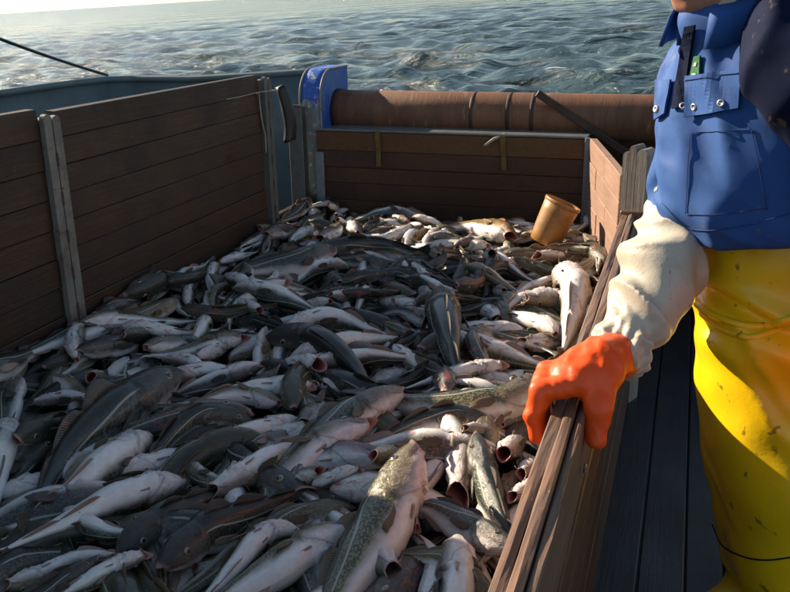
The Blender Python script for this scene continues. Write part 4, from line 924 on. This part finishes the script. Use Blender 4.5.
def heap_mass():
    V = []; F = []; UVs = []; T = []; n = 0
    for g, tn in MASS:
        V.append(g.V); UVs.append(g.UV); T.append(np.full(len(g.V), tn)); F += [[i + n for i in q] for q in g.F]; n += len(g.V)
    m = MAT['cod'].copy(); m.name = 'cod_skin_mass'
    for nd in m.node_tree.nodes:
        if nd.type == 'ATTRIBUTE': nd.attribute_type = 'GEOMETRY'
    o = mesh_obj('cod_heap', np.vstack(V), F, m, uv=np.vstack(UVs)); at_ = o.data.attributes.new('tone', 'FLOAT', 'POINT'); at_.data.foreach_set('value', np.concatenate(T))
    tag(o, 'mass of buried cod showing between the topmost fish of the heap', 'fish', kind='stuff')
heap_mass()
print('fish', n1, n2, len(FISH), 'H mean', H[:, 80:].mean())


# ---------------------------------------------------------------- person
FW = np.array([-0.80, -0.60, 0.0]); LW = np.array([0.60, -0.80, 0.0]); UP = np.array([0, 0, 1.0])   # facing, his left, up
AX = (LW, FW, UP)
def fabric(name, col, dirt, rough, amt=(0.58, 0.75), scale=9.0, coat=0.0, fine=0.5, spots=None, bd=0.003, weave=None):
    m, nt, b = new_mat(name); v = mapped(nt)
    n1 = noise_tex(nt, v, scale, 6, 0.65, 0.3); n2 = noise_tex(nt, v, scale * 8, 4, 0.6); n3 = noise_tex(nt, v, scale * 3.2, 3, 0.55, 0.2)
    c = mixc(nt, ramp(nt, n1, [(amt[0], 0.0), (amt[1], 0.6)]).outputs[0], col, dirt)
    c = mixc(nt, math_(nt, 'MULTIPLY', ramp(nt, n2, [(0.62, 0.0), (0.72, 1.0)]).outputs[0], fine), c, dirt)
    if spots: c = mixc(nt, ramp(nt, n3, [(0.66, 0.0), (0.71, 0.75)]).outputs[0], c, spots)
    L(nt, c, b.inputs['Base Color']); L(nt, ramp(nt, n1, [(0.3, rough * 0.8), (0.7, min(1, rough * 1.3))]).outputs[0], b.inputs['Roughness'])
    b.inputs['Coat Weight'].default_value = coat; b.inputs['Coat Roughness'].default_value = 0.25
    h = math_(nt, 'ADD', n1, math_(nt, 'MULTIPLY', n2, 0.35))
    if weave: h = math_(nt, 'ADD', n1, math_(nt, 'MULTIPLY', noise_tex(nt, v, weave * 2.2, 1, 0.5), 0.25))
    bump(nt, h, b, bd, 0.4 if weave else 0.6); return m
MAT['jacket'] = fabric('blue_work_cotton', (0.011, 0.075, 0.28), (0.025, 0.055, 0.12), 0.75, (0.5, 0.8), 7, spots=(0.12, 0.10, 0.09), weave=420)
MAT['navy'] = fabric('navy_work_cotton', (0.0045, 0.009, 0.034), (0.010, 0.014, 0.04), 0.9, (0.5, 0.8), 7, spots=(0.12, 0.09, 0.06), weave=420)
MAT['navy'].node_tree.nodes['Principled BSDF'].inputs['Specular IOR Level'].default_value = 0.12
MAT['oilskin'] = fabric('yellow_oilskin', (0.88, 0.57, 0.006), (0.52, 0.29, 0.01), 0.33, (0.62, 0.85), 9, coat=0.2, fine=0.25, spots=(0.13, 0.09, 0.02), bd=0.002)
MAT['sleeve'] = fabric('dirty_white_oilskin', (0.54, 0.49, 0.40), (0.33, 0.285, 0.205), 0.42, (0.50, 0.74), 11, coat=0.1, spots=(0.16, 0.15, 0.13), bd=0.003)
MAT['glove'] = fabric('orange_rubber_glove', (0.95, 0.090, 0.004), (0.62, 0.05, 0.005), 0.46, (0.55, 0.8), 14, coat=0.05, fine=0.15, spots=None, bd=0.0025)
MAT['boot'] = fabric('yellow_boot_rubber', (0.72, 0.46, 0.01), (0.3, 0.18, 0.02), 0.35, (0.5, 0.75), 9, coat=0.2)
MAT['skin'] = fabric('weathered_skin', (0.42, 0.20, 0.13), (0.33, 0.12, 0.08), 0.5, (0.45, 0.7), 16, fine=0.25)
MAT['cap'] = fabric('dark_knit_cap', (0.02, 0.022, 0.03), (0.03, 0.03, 0.035), 0.9, (0.5, 0.8), 20, weave=300)
MAT['seam'] = fabric('dark_blue_thread', (0.010, 0.035, 0.14), (0.01, 0.02, 0.06), 0.8)
MAT['shirt'] = fabric('beige_shirt', (0.45, 0.38, 0.26), (0.3, 0.24, 0.16), 0.85, (0.5, 0.8), 14)
MAT['badge'] = fabric('green_badge', (0.015, 0.12, 0.035), (0.03, 0.09, 0.04), 0.5, (0.5, 0.8), 30)
MAT['pale_print'] = fabric('pale_print', (0.40, 0.45, 0.36), (0.3, 0.3, 0.25), 0.6, (0.5, 0.8), 30)
m, nt, b = new_mat('snap_metal'); b.inputs['Base Color'].default_value = (0.62, 0.60, 0.56, 1); b.inputs['Metallic'].default_value = 1.0; b.inputs['Roughness'].default_value = 0.32
MAT['snap'] = m

PER = empty('person', (0.24, 2.13, 0.0))
tag(PER, 'person in blue jacket and yellow oilskin trousers gripping the rail with an orange glove', 'person')
def per(name, fn, lo, hi, res, mat, parent=None, post=None, smooth_it=2):
    V, F = surface_nets(fn, lo, hi, res)
    for _ in range(smooth_it):       # light laplacian pass, keeps folds
        ia = F.ravel(); ib = np.roll(F, -1, axis=1).ravel(); cnt = np.bincount(ia, minlength=len(V)); acc = np.stack([np.bincount(ia, V[ib, k], minlength=len(V)) for k in range(3)], -1)
        V = V * 0.5 + 0.5 * acc / cnt[:, None]
    return mesh_obj(name, V, F, mat, parent if parent is not None else PER)

SH_R = np.array([0.005, 2.215, 1.44]); SH_L = np.array([0.205, 1.955, 1.46])
EL_R = np.array([0.0, 2.165, 1.09]); WR_R = np.array([-0.108, 1.850, 0.845])
EL_L = np.array([0.41, 1.97, 1.23]); WR_L = np.array([0.355, 1.80, 0.95])
HIP = np.array([0.215, 2.16, 0.97])
def ridge(P, d, freq, seed, sharp=1.0):
    """wandering folds roughly perpendicular to d"""
    w = (P @ np.array(d, float)) * freq + 1.3 * vnoise(P * 4.5, seed) + 0.6 * vnoise(P * 9.0, seed + 3)
    return np.sin(w) * (0.55 + 0.45 * vnoise(P * 6.0, seed + 7))

def crease(P, d, freq, seed, wob=1.6):
    """irregular ridged folds, long across d"""
    d = np.array(d, float); d /= np.linalg.norm(d); e1 = np.cross(d, [0.3, 0.9, 0.2]); e1 /= np.linalg.norm(e1); e2 = np.cross(d, e1); fa = freq / 5.0
    Q = np.stack([P @ d * fa + 0.5 * vnoise(P * 7, seed + 5), P @ e1 * fa * 0.33, P @ e2 * fa * 0.33], -1)
    v = vnoise(Q, seed); w = vnoise(Q * 1.9 + 7.7, seed + 2)
    return 0.75 * (1 - 2.6 * np.sqrt(v * v + 0.006)) + 0.35 * (1 - 2.6 * np.sqrt(w * w + 0.012))

def body_sdf(P):
    d = s_ell(P, (0.15, 2.13, 1.26), AX, (0.185, 0.12, 0.24)); d = smin(d, s_capsule(P, SH_R, SH_L, 0.062), 0.06)
    d = smin(d, s_ell(P, HIP, AX, (0.165, 0.115, 0.14)), 0.06)
    d = smin(d, s_capsule(P, (0.10, 2.09, 1.45), (0.03, 2.05, 1.60), 0.058), 0.03)
    for a, b_, c in ((SH_R, EL_R, WR_R), (SH_L, EL_L, WR_L)):
        d = smin(d, s_capsule(P, a, b_, 0.052, 0.042), 0.03); d = smin(d, s_capsule(P, b_, c, 0.042, 0.029), 0.02)
    for hp, kn, an in (((0.29, 2.07, 0.9), (0.33, 2.03, 0.5), (0.37, 2.02, 0.09)), ((0.15, 2.24, 0.9), (0.20, 2.24, 0.5), (0.25, 2.26, 0.09))):
        d = smin(d, s_capsule(P, hp, kn, 0.085, 0.058), 0.05); d = smin(d, s_capsule(P, kn, an, 0.055, 0.038), 0.03)
    return smin(d, head_sdf(P), 0.02)
# head: looks forward and down over the rail
HC = np.array([0.0, 2.045, 1.705]); hf = FW * 0.92 + np.array([0, 0, -0.39]); hf /= np.linalg.norm(hf); hu = np.cross(LW, hf); hu = -hu if hu[2] < 0 else hu
HA = (LW, hf, hu)
def hp(l, f, u): return HC + LW * l + hf * f + hu * u
def head_sdf(P):
    d = s_ell(P, HC + hu * 0.02, HA, (0.078, 0.098, 0.105)); d = smin(d, s_ell(P, hp(0, 0.035, -0.055), HA, (0.058, 0.062, 0.062)), 0.04)
    d = smin(d, s_capsule(P, hp(-0.018, 0.072, -0.098), hp(0.018, 0.072, -0.098), 0.022), 0.02)         # chin
    d = smin(d, s_capsule(P, hp(0, 0.095, 0.015), hp(0, 0.120, -0.030), 0.008, 0.015), 0.014)            # nose
    for s in (-1, 1):
        d = smin(d, s_capsule(P, hp(s * 0.012, 0.100, 0.030), hp(s * 0.045, 0.088, 0.028), 0.010), 0.012)  # brow
        d = smin(d, s_ell(P, hp(s * 0.045, 0.070, -0.030), HA, (0.024, 0.022, 0.022)), 0.02)               # cheek
        d = smax(d, -s_ell(P, hp(s * 0.031, 0.098, 0.008), HA, (0.014, 0.010, 0.009)), 0.008)              # eye socket
        e = s_ell(P, hp(s * 0.083, -0.005, -0.005), HA, (0.010, 0.020, 0.032)); d = smin(d, e, 0.006)
    d = smin(d, s_capsule(P, hp(-0.020, 0.094, -0.056), hp(0.020, 0.094, -0.056), 0.007), 0.007)
    d = smin(d, s_capsule(P, hp(-0.017, 0.092, -0.070), hp(0.017, 0.092, -0.070), 0.008), 0.007)
    return smax(d, -s_capsule(P, hp(-0.022, 0.104, -0.063), hp(0.022, 0.104, -0.063), 0.0035), 0.003)
per('body', body_sdf, (-0.2, 1.75, 0.0), (0.62, 2.42, 1.86), 0.0085, MAT['skin'], smooth_it=1)
for s in (-1, 1):
    V, F = surface_nets(lambda P: np.linalg.norm(P - hp(s * 0.031, 0.084, 0.008), axis=-1) - 0.0125, hp(s * 0.031, 0.084, 0.008) - 0.016, hp(s * 0.031, 0.084, 0.008) + 0.016, 0.004); mesh_obj('eye', V, F, MAT['snap'] if False else MAT['shirt'], PER)
per('cap', lambda P: smax(s_ell(P, HC + hu * 0.03, HA, (0.088, 0.108, 0.108)), -((P - HC) @ hu - 0.040), 0.008), HC - 0.16, HC + 0.17, 0.006, MAT['cap'])

def jacket_sdf(P):
    d = s_ell(P, (0.150, 2.135, 1.175), AX, (0.235, 0.178, 0.215)); d = smin(d, s_ell(P, (0.122, 2.115, 1.34), AX, (0.228, 0.158, 0.20)), 0.10)
    d = smin(d, s_capsule(P, SH_R + [0.02, -0.01, -0.01], SH_L + [-0.02, 0.02, -0.01], 0.088), 0.07)
    d = smin(d, s_capsule(P, (0.085, 2.08, 1.46), (0.050, 2.065, 1.545), 0.098, 0.082), 0.05)
    Q = P - np.array([0.14, 2.12, 1.2]); f = Q @ FW; l = Q @ LW
    # folds: diagonal drag lines from the chest, blousing above the hem
    low = np.clip((1.28 - P[..., 2]) / 0.16, 0, 1)
    d = d - 0.015 * crease(P, (0.35, -0.25, 1.0), 60, 2) * (0.35 + 0.65 * low) - 0.013 * crease(P, (1.0, -0.6, 0.45), 55, 9) - 0.006 * ridge(P, (0.7, -0.3, 0.9), 17, 12)
    d = d - 0.012 * np.exp(-((P[..., 2] - 1.14) / 0.03) ** 2) * (0.6 + 0.4 * vnoise(P * 7, 4))
    hem = 1.068 + 0.16 * (P[..., 0] - 0.05) + 0.006 * vnoise(P * 9, 5)
    return smax(d, hem - P[..., 2], 0.022)
def jacket_shell(P):
    d = jacket_sdf(P); neck = s_capsule(P, (0.075, 2.075, 1.50), (0.012, 2.042, 1.70), 0.066, 0.076)
    return smax(d, -neck, 0.008)
per('jacket', jacket_shell, (-0.16, 1.80, 1.0), (0.48, 2.44, 1.66), 0.0075, MAT['jacket'])
# sleeve of the near arm (navy) and the upper sleeve of the far arm
def tube_arm(P, a, b_, c, r0, r1, r2, seed):
    d = smin(s_capsule(P, a, b_, r0, r1), s_capsule(P, b_, c, r1, r2), 0.03)
    if seed == 21: d = smin(d, s_capsule(P, a + np.array([-0.035, 0.03, 0.045]), a, 0.085, 0.108), 0.06)
    ad = (b_ - a) / np.linalg.norm(b_ - a); sd_ = np.cross(ad, [0, 1.0, 0]); return d - 0.013 * crease(P, 0.8 * ad + 0.9 * sd_, 60, seed) - 0.006 * ridge(P, sd_, 26, seed + 5)
per('sleeve', lambda P: tube_arm(P, SH_L + [-0.005, -0.03, 0.025], EL_L + [-0.02, -0.06, -0.02], WR_L + (EL_L - WR_L) * 0.15, 0.112, 0.092, 0.062, 21), (0.02, 1.66, 0.88), (0.6, 2.2, 1.78), 0.0075, MAT['navy'])
per('sleeve', lambda P: tube_arm(P, SH_R, EL_R + [0, 0.01, 0.02], EL_R + (WR_R - EL_R) * 0.25, 0.085, 0.07, 0.06, 25), (-0.16, 1.95, 0.98), (0.16, 2.36, 1.56), 0.0085, MAT['jacket'])
# oilskin over-sleeve on the forearm: baggy, gathered at the cuff
A0 = np.array([-0.004, 2.215, 1.125]); A1 = np.array([-0.028, 2.045, 1.005]); A2 = np.array([-0.100, 1.872, 0.855])
def over_sdf(P):
    ax_ = (A2 - A0) / np.linalg.norm(A2 - A0); t = ((P - A0) @ ax_) / np.linalg.norm(A2 - A0)
    e1 = np.cross(ax_, [0, 0, 1.0]); e1 /= np.linalg.norm(e1); e2 = np.cross(ax_, e1); q = P - A0; an = np.arctan2(q @ e1, q @ e2)
    d = smin(s_capsule(P, A0, A1, 0.072, 0.090), s_capsule(P, A1, A2, 0.090, 0.064), 0.05)
    a2 = np.arctan2(q @ e1, -(q @ e2)); Q = np.stack([t * 7.5 + 0.55 * a2 + 0.45 * vnoise(P * 10, 30), a2 * 0.75, np.zeros_like(t)], -1); n1_ = vnoise(Q, 31); n2_ = vnoise(Q * np.array([1.8, 1.4, 1]) + 5.5, 37)
    d = d - 0.0135 * (0.75 - 2.4 * np.sqrt(n1_ * n1_ + 0.004)) - 0.006 * (0.75 - 2.4 * np.sqrt(n2_ * n2_ + 0.006))
    d = d - 0.0035 * np.sin(an * 15) * np.exp(-((t - 0.97) / 0.10) ** 2) + 0.006 * np.exp(-((t - 0.99) / 0.02) ** 2)
    return smax(d, (t - 1.09) * np.linalg.norm(A2 - A0), 0.006)
per('over_sleeve', over_sdf, (-0.22, 1.78, 0.78), (0.16, 2.24, 1.32), 0.0055, MAT['sleeve'], smooth_it=1)

def trouser_sdf(P):
    d = s_ell(P, HIP + [0, 0, 0.06], AX, (0.192, 0.150, 0.24))
    d = smin(d, smin(s_capsule(P, (0.275, 2.075, 0.86), (0.325, 2.035, 0.50), 0.132, 0.122), s_capsule(P, (0.325, 2.035, 0.50), (0.365, 2.02, 0.12), 0.122, 0.118), 0.05), 0.06)
    r = smin(s_capsule(P, (0.172, 2.205, 0.86), (0.235, 2.185, 0.50), 0.130, 0.122), s_capsule(P, (0.235, 2.185, 0.50), (0.305, 2.19, 0.12), 0.122, 0.112), 0.05)
    d = smin(d, r, 0.07); d = smin(d, s_capsule(P, (0.215, 2.105, 0.80), (0.320, 2.07, 0.30), 0.135, 0.125), 0.07)
    d = d - 0.012 * crease(P, (0.45, -0.2, 0.8), 34, 41) * np.clip((P[..., 2] - 0.25) / 0.3, 0.25, 1) - 0.0035 * vnoise(P * 13, 43) - 0.009 * ridge(P, (0.2, 0.3, 1.0), 44, 46) * np.exp(-((P[..., 2] - 0.84) / 0.09) ** 2)
    zc = 0.925 + 0.016 * np.sin(P[..., 0] * 16) - 0.10 * (P[..., 0] - 0.1)          # pinched fold at the crotch
    d = d + 0.022 * np.exp(-((P[..., 2] - zc) / 0.014) ** 2) - 0.012 * np.exp(-((P[..., 2] - zc - 0.032) / 0.020) ** 2) - 0.016 * np.exp(-((P[..., 2] - zc + 0.040) / 0.026) ** 2)
    return smax(d, 0.14 + 0.02 * np.sin(P[..., 0] * 9) - P[..., 2], 0.01)
per('trousers', trouser_sdf, (-0.02, 1.85, 0.15), (0.55, 2.42, 1.24), 0.009, MAT['oilskin'])
for (a, b_, toe) in (((0.325, 2.035, 0.42), (0.365, 2.02, 0.085), (0.255, 1.94, 0.055)), ((0.235, 2.185, 0.42), (0.300, 2.20, 0.085), (0.190, 2.12, 0.055))):
    def boot(P, a=a, b_=b_, toe=toe):
        d = smin(s_capsule(P, a, b_, 0.098, 0.080), s_capsule(P, b_, toe, 0.070, 0.052), 0.05); return smax(smax(d, 0.004 - P[..., 2], 0.008), P[..., 2] - 0.40, 0.01)
    per('boot', boot, (0.02, 1.82, -0.03), (0.5, 2.34, 0.46), 0.009, MAT['boot'])

# gloves
def glove_right(P):
    k = 0.014
    d = s_capsule(P, WR_R + [0.010, 0.022, 0.005], (-0.135, 1.800, 0.858), 0.052, 0.054)
    d = smin(d, s_ell(P, (-0.165, 1.748, 0.848), (np.array([0.735, 0.678, 0]), np.array([0.678, -0.735, 0]), UP), (0.080, 0.066, 0.044)), 0.035)
    # four fingers over the pen side, index nearest the camera
    for i, (y, ln) in enumerate(((1.672, 1.0), (1.700, 1.06), (1.728, 1.0), (1.754, 0.86))):
        kx = -0.208 - 0.004 * i; p1 = (kx + 0.035, y + 0.022, 0.845); p2 = (-0.243, y, 0.828 + 0.003 * i); p3 = (-0.252, y - 0.012, 0.778 - 0.012 * (ln - 1)); p4 = (-0.244, y - 0.016, 0.735 - 0.06 * (ln - 1))
        f = smin(smin(s_capsule(P, p1, p2, 0.024, 0.023), s_capsule(P, p2, p3, 0.023, 0.0215), 0.010), s_capsule(P, p3, p4, 0.0215, 0.0185), 0.008)
        d = smin(d, f, 0.007)
    t1, t2, t3 = (-0.128, 1.752, 0.842), (-0.126, 1.690, 0.800), (-0.126, 1.668, 0.738)      # thumb down the walkway side
    d = smin(d, smin(s_capsule(P, t1, t2, 0.032, 0.027), s_capsule(P, t2, t3, 0.027, 0.021), 0.014), 0.026)
    return d - 0.0028 * ridge(P, (0.7, 0.7, 0.3), 120, 51) * np.exp(-(np.linalg.norm(P - np.array([-0.13, 1.80, 0.86]), axis=-1) / 0.06) ** 2) - 0.0020 * vnoise(P * 45, 52) - 0.003 * crease(P, (1.0, -0.3, 0.8), 190, 57)
per('glove', glove_right, (-0.29, 1.60, 0.68), (-0.0, 1.96, 0.97), 0.0036, MAT['glove'], smooth_it=3)
def glove_left(P):
    w = WR_L; c = w + np.array([-0.02, -0.03, -0.09]); d = s_capsule(P, w + [0, 0.005, 0.02], c + [0, 0, 0.03], 0.048, 0.046)
    d = smin(d, s_ell(P, c, AX, (0.030, 0.050, 0.055)), 0.03)
    for i, o_ in enumerate((-0.033, -0.011, 0.011, 0.032)):
        b0 = c + FW * o_ + np.array([0, 0, -0.04]); ln = (0.062, 0.074, 0.07, 0.058)[i]; b1 = b0 + np.array([0, 0, -ln * 0.55]) - LW * 0.008; b2 = b1 + np.array([0, 0, -ln * 0.5]) - LW * 0.026
        d = smin(d, smin(s_capsule(P, b0, b1, 0.0155, 0.0145), s_capsule(P, b1, b2, 0.0145, 0.012), 0.005), 0.006)
    t0 = c + FW * 0.042 + np.array([0, 0, 0.015]); t1 = t0 + FW * 0.030 + np.array([0, 0, -0.035]); t2 = t1 + FW * 0.008 + np.array([0, 0, -0.035]); d = smin(d, smin(s_capsule(P, t0, t1, 0.021, 0.017), s_capsule(P, t1, t2, 0.017, 0.0135), 0.006), 0.012)
    return d
per('glove', glove_left, WR_L - [0.16, 0.16, 0.27], WR_L + [0.12, 0.12, 0.10], 0.0045, MAT['glove'])

# details on the jacket, sewn parts and a dark zip gap: each is a thin slab lying on its surface
def march(px, py, fn, t0=1.2):
    px = np.atleast_1d(np.asarray(px, float)); py = np.atleast_1d(np.asarray(py, float))
    r = (R @ np.stack([px - PCX, py - PCY, np.full(len(px), FPX)])).T; r /= np.linalg.norm(r, axis=1)[:, None]; t = np.full(len(px), t0)
    for _ in range(70): t = np.minimum(t + fn(CAM + r * t[:, None]) * 0.6, 2.9)
    p = CAM + r * t[:, None]; e = 0.004; g = np.stack([fn(p + e * ax_) - fn(p - e * ax_) for ax_ in np.eye(3)], -1); return p, g / np.linalg.norm(g, axis=1)[:, None]
def patch(name, corners, m_, n_, mat, off=0.003, t=0.003, fn=jacket_sdf, parent=PER, curve=None):
    """corners: four image points TL, TR, BR, BL on the jacket as the photo shows it"""
    c = np.array(corners, float); a, b_ = np.meshgrid(np.linspace(0, 1, m_), np.linspace(0, 1, n_), indexing='ij'); a = a[..., None]; b_ = b_[..., None]
    q = ((c[0] * (1 - b_) + c[1] * b_) * (1 - a) + (c[3] * (1 - b_) + c[2] * b_) * a).reshape(-1, 2)
    p, g = march(q[:, 0], q[:, 1], fn); G = p.reshape(m_, n_, 3); Nn = g.reshape(m_, n_, 3)
    Nn = (Nn + np.mean(Nn, axis=(0, 1))) ; Nn /= np.linalg.norm(Nn, axis=-1)[..., None]
    V, F = sheet(G + Nn * off, Nn, t); o = mesh_obj(name, V, F, mat, parent, smooth=False); return o
def strip(name, pts, w, mat, off=0.002, fn=jacket_sdf, parent=PER, n=24):
    q = bez(np.array(pts, float), n); p, g = march(q[:, 0], q[:, 1], fn); P_ = p + g * off
    V, F = tube(np.array(P_), w, 6); return mesh_obj(name, V, F, mat, parent)
patch('pocket_flap', [(688, 76), (745, 69), (741, 108), (686, 118)], 12, 14, MAT['jacket'], 0.008, 0.005)
patch('pocket_flap', [(658, 82), (674, 80), (668, 114), (658, 120)], 10, 8, MAT['jacket'], 0.008, 0.005)
patch('zip_gap_dark', [(687, 27), (697, 25), (685, 107), (674, 109)], 14, 5, MAT['navy'], 0.006, 0.006)  # dark strip on the cloth: shade inside the open zip put into colour
strip('seam', [(687, 214), (720, 214), (766, 208)], 0.0009, MAT['seam'], 0.0015); strip('seam', [(752, 130), (758, 160), (767, 210)], 0.0009, MAT['seam'], 0.0015)
strip('seam', [(690, 133), (720, 131), (752, 129)], 0.0009, MAT['seam'], 0.0015); strip('seam', [(690, 133), (688, 170), (686, 214)], 0.0009, MAT['seam'], 0.0015)
strip('seam', [(662, 203), (690, 228), (730, 228), (770, 219), (800, 210)], 0.0009, MAT['seam'], 0.0015)
strip('seam', [(688, 80), (716, 76), (744, 73)], 0.0009, MAT['seam'], 0.0125)
bd = patch('badge', [(697, 56), (703, 55), (702, 79), (692, 80)], 6, 4, MAT['badge'], 0.006, 0.004)
patch('badge_print', [(698.5, 62), (701, 62), (700, 66), (697.5, 66)], 3, 3, MAT['pale_print'], 0.009, 0.002, parent=PER)
patch('badge_print', [(696, 73), (700, 73), (699.5, 76), (695.5, 76)], 3, 3, MAT['pale_print'], 0.009, 0.002, parent=PER)
for (a, b_, so) in ((660, 110, 0.0115), (684, 107, 0.007), (698, 107, 0.0115), (723, 104, 0.0115), (657, 190, 0.002)):
    p, g = march(a, b_, jacket_sdf); g = g[0]; p = p[0] + g * so; e1 = np.cross(g, UP); e1 /= np.linalg.norm(e1); e2 = np.cross(g, e1); V = []; F = []; seg = 14
    ring_ = ((0.0082, -0.004), (0.0082, 0.001), (0.0068, 0.0026), (0.0044, 0.0020), (0.0038, 0.0006))
    for r_, h_ in ring_:
        for k in range(seg): V.append(p + e1 * r_ * math.cos(2 * math.pi * k / seg) + e2 * r_ * math.sin(2 * math.pi * k / seg) + g * h_)
    for i in range(len(ring_) - 1):
        for k in range(seg): F.append([i * seg + k, i * seg + (k + 1) % seg, (i + 1) * seg + (k + 1) % seg, (i + 1) * seg + k])
    F.append(list(range((len(ring_) - 1) * seg, len(ring_) * seg))); mesh_obj('snap_button', V, F, MAT['snap'], PER)
# collar: a stand-and-fall band round the neck, open at the throat
def collar():
    ctr = np.array([0.055, 2.062, 1.545]); g = []; Nn = []
    for th in np.linspace(0.62, 2 * math.pi - 0.62, 34):
        dirv = FW * math.cos(th) + LW * math.sin(th); fr = abs(th - math.pi) / math.pi; row = []
        for (rr_, hh_) in ((0.086, -0.03), (0.084, 0.03), (0.092, 0.052), (0.106, 0.03), (0.116 + 0.012 * fr ** 4, -0.022 - 0.020 * fr ** 3)):
            row.append(ctr + dirv * rr_ * (1.05 if abs(math.cos(th)) > 0.5 else 1.0) + UP * (hh_ - 0.02 * math.cos(th)) + FW * 0.0)
        g.append(row); Nn.append([dirv] * 5)
    V, F = sheet(np.array(g), np.array(Nn), 0.009); mesh_obj('collar', V, F, MAT['jacket'], PER)
    g = []; Nn = []
    for th in np.linspace(0.2, 2 * math.pi - 0.2, 30):
        dirv = FW * math.cos(th) + LW * math.sin(th); g.append([ctr + dirv * r_ + UP * (h_ - 0.02 * math.cos(th)) for r_, h_ in ((0.072, -0.03), (0.070, 0.03), (0.066, 0.062))]); Nn.append([dirv] * 3)
    V, F = sheet(np.array(g), np.array(Nn), 0.006); mesh_obj('shirt_collar', V, F, MAT['shirt'], PER)
collar()
strip('hem_seam', [(712, 524), (722, 545), (742, 556), (766, 560), (800, 556)], 0.0022, MAT['navy'], 0.0, trouser_sdf)
# twisted gather in the trousers at the crotch fold, stitched hem
strip('fold', [(696, 304), (715, 316), (745, 325), (775, 324), (800, 314)], 0.009, MAT['oilskin'], -0.002, trouser_sdf)
strip('fold', [(700, 314), (722, 330), (748, 337), (772, 331), (800, 326)], 0.008, MAT['oilskin'], -0.003, trouser_sdf)

# labels from what can be seen of each fish
def cod_labels():
    # which fish show from the camera, and where: splat all bodies into a coarse depth grid
    CELL = 4.0; gw, gh = int(790 / CELL), int(592 / CELL); depth = np.full(gw * gh, 1e9); own = np.full(gw * gh, -1)
    def points(g):
        n = len(g.us) + 6; m_ = len(g.V) // n; A = g.V.reshape(n, m_, 3)[6:]
        A = np.concatenate([A, (A[:, 1:] + A[:, :-1]) / 2], 1); return np.concatenate([A, (A[1:] + A[:-1]) / 2, A[1:] * 0.25 + A[:-1] * 0.75, A[1:] * 0.75 + A[:-1] * 0.25], 0).reshape(-1, 3)
    pools = [(k, points(g)) for k, (o, g, f) in enumerate(FISH)] + [(-2, points(g)) for g, t in MASS]
    for k, Q in pools:
        c = (Q - CAM) @ R; px = (PCX + FPX * c[:, 0] / c[:, 2]); py = (PCY + FPX * c[:, 1] / c[:, 2]); ok = (c[:, 2] > 0.1) & (px > 0) & (px < gw * CELL) & (py > 0) & (py < gh * CELL)
        ci = (py[ok] // CELL).astype(int) * gw + (px[ok] // CELL).astype(int); z = c[ok, 2]; od = np.argsort(-z); best = np.full(gw * gh, 1e9); best[ci[od]] = z[od]
        m_ = best < depth; depth[m_] = best[m_]; own[m_] = k
    seen = {}
    for k, (o, g, f) in enumerate(FISH):
        w = np.flatnonzero(own == k)
        if len(w): seen[o.name] = [len(w), float(((w % gw) * CELL).sum()), float(((w // gw) * CELL).sum())]
    rows = []
    for o, g, f in FISH:
        q = seen.get(o.name)
        if q is None:           # wholly buried: nothing of it shows
            for c in list(o.children): bpy.data.objects.remove(c)
            bpy.data.objects.remove(o); continue
        tag(o, cat='fish', group='landed cod heaped in the pen')
        if f['hero']: o['label'] = f['hero']; continue
        hx, hy = project(g.C[2]); tx, ty = project(g.C[-3]); mx, my = q[1] / q[0], q[2] / q[0]; r = (f['roll'] + 360) % 360
        pose = 'belly up' if 130 < r < 230 else ('back up' if r < 45 or r > 315 else 'on its side')
        dx, dy = hx - tx, hy - ty
        d = ('heading ' + ('right' if dx > 0 else 'left')) if abs(dx) > 1.3 * abs(dy) else ('heading away' if dy < 0 else 'heading nearer')
        col = ['blackish', 'slate', 'grey', 'olive', 'yellowish'][min(4, int(f['tone'] * 5.5))]
        mouth = 'gaping ' if f['gape'] > 0.7 else ''
        x, y, _ = g.C[len(g.C) // 3]
        if y > 3.75: zone = 'by the stern wall'
        elif x < -1.5: zone = 'along left plank wall'
        elif x > -0.62: zone = 'along near rail'
        elif y > 2.9: zone = 'in far middle'
        elif y > 2.1: zone = 'in mid heap'
        else: zone = 'in foreground'
        rows.append((f'{mouth}{col} cod {pose}, {d}, {zone}', mx, my, o))
    by = {}
    for lab, mx, my, o in rows: by.setdefault(lab, []).append((mx, my, o))
    words = ['leftmost', 'second from left', 'third from left', 'fourth from left', 'fifth from left', 'sixth from left', 'seventh from left', 'eighth from left', 'ninth from left', 'tenth from left']
    for lab, lst in by.items():
        lst.sort(key=lambda q: q[0])
        for i, (_, _, o) in enumerate(lst): o['label'] = lab if len(lst) == 1 else f'{lab}, {words[min(i, 9)]}'
cod_labels()
print('cod shown', sum(1 for o in bpy.data.objects if o.name.startswith('cod') and o.parent is None))
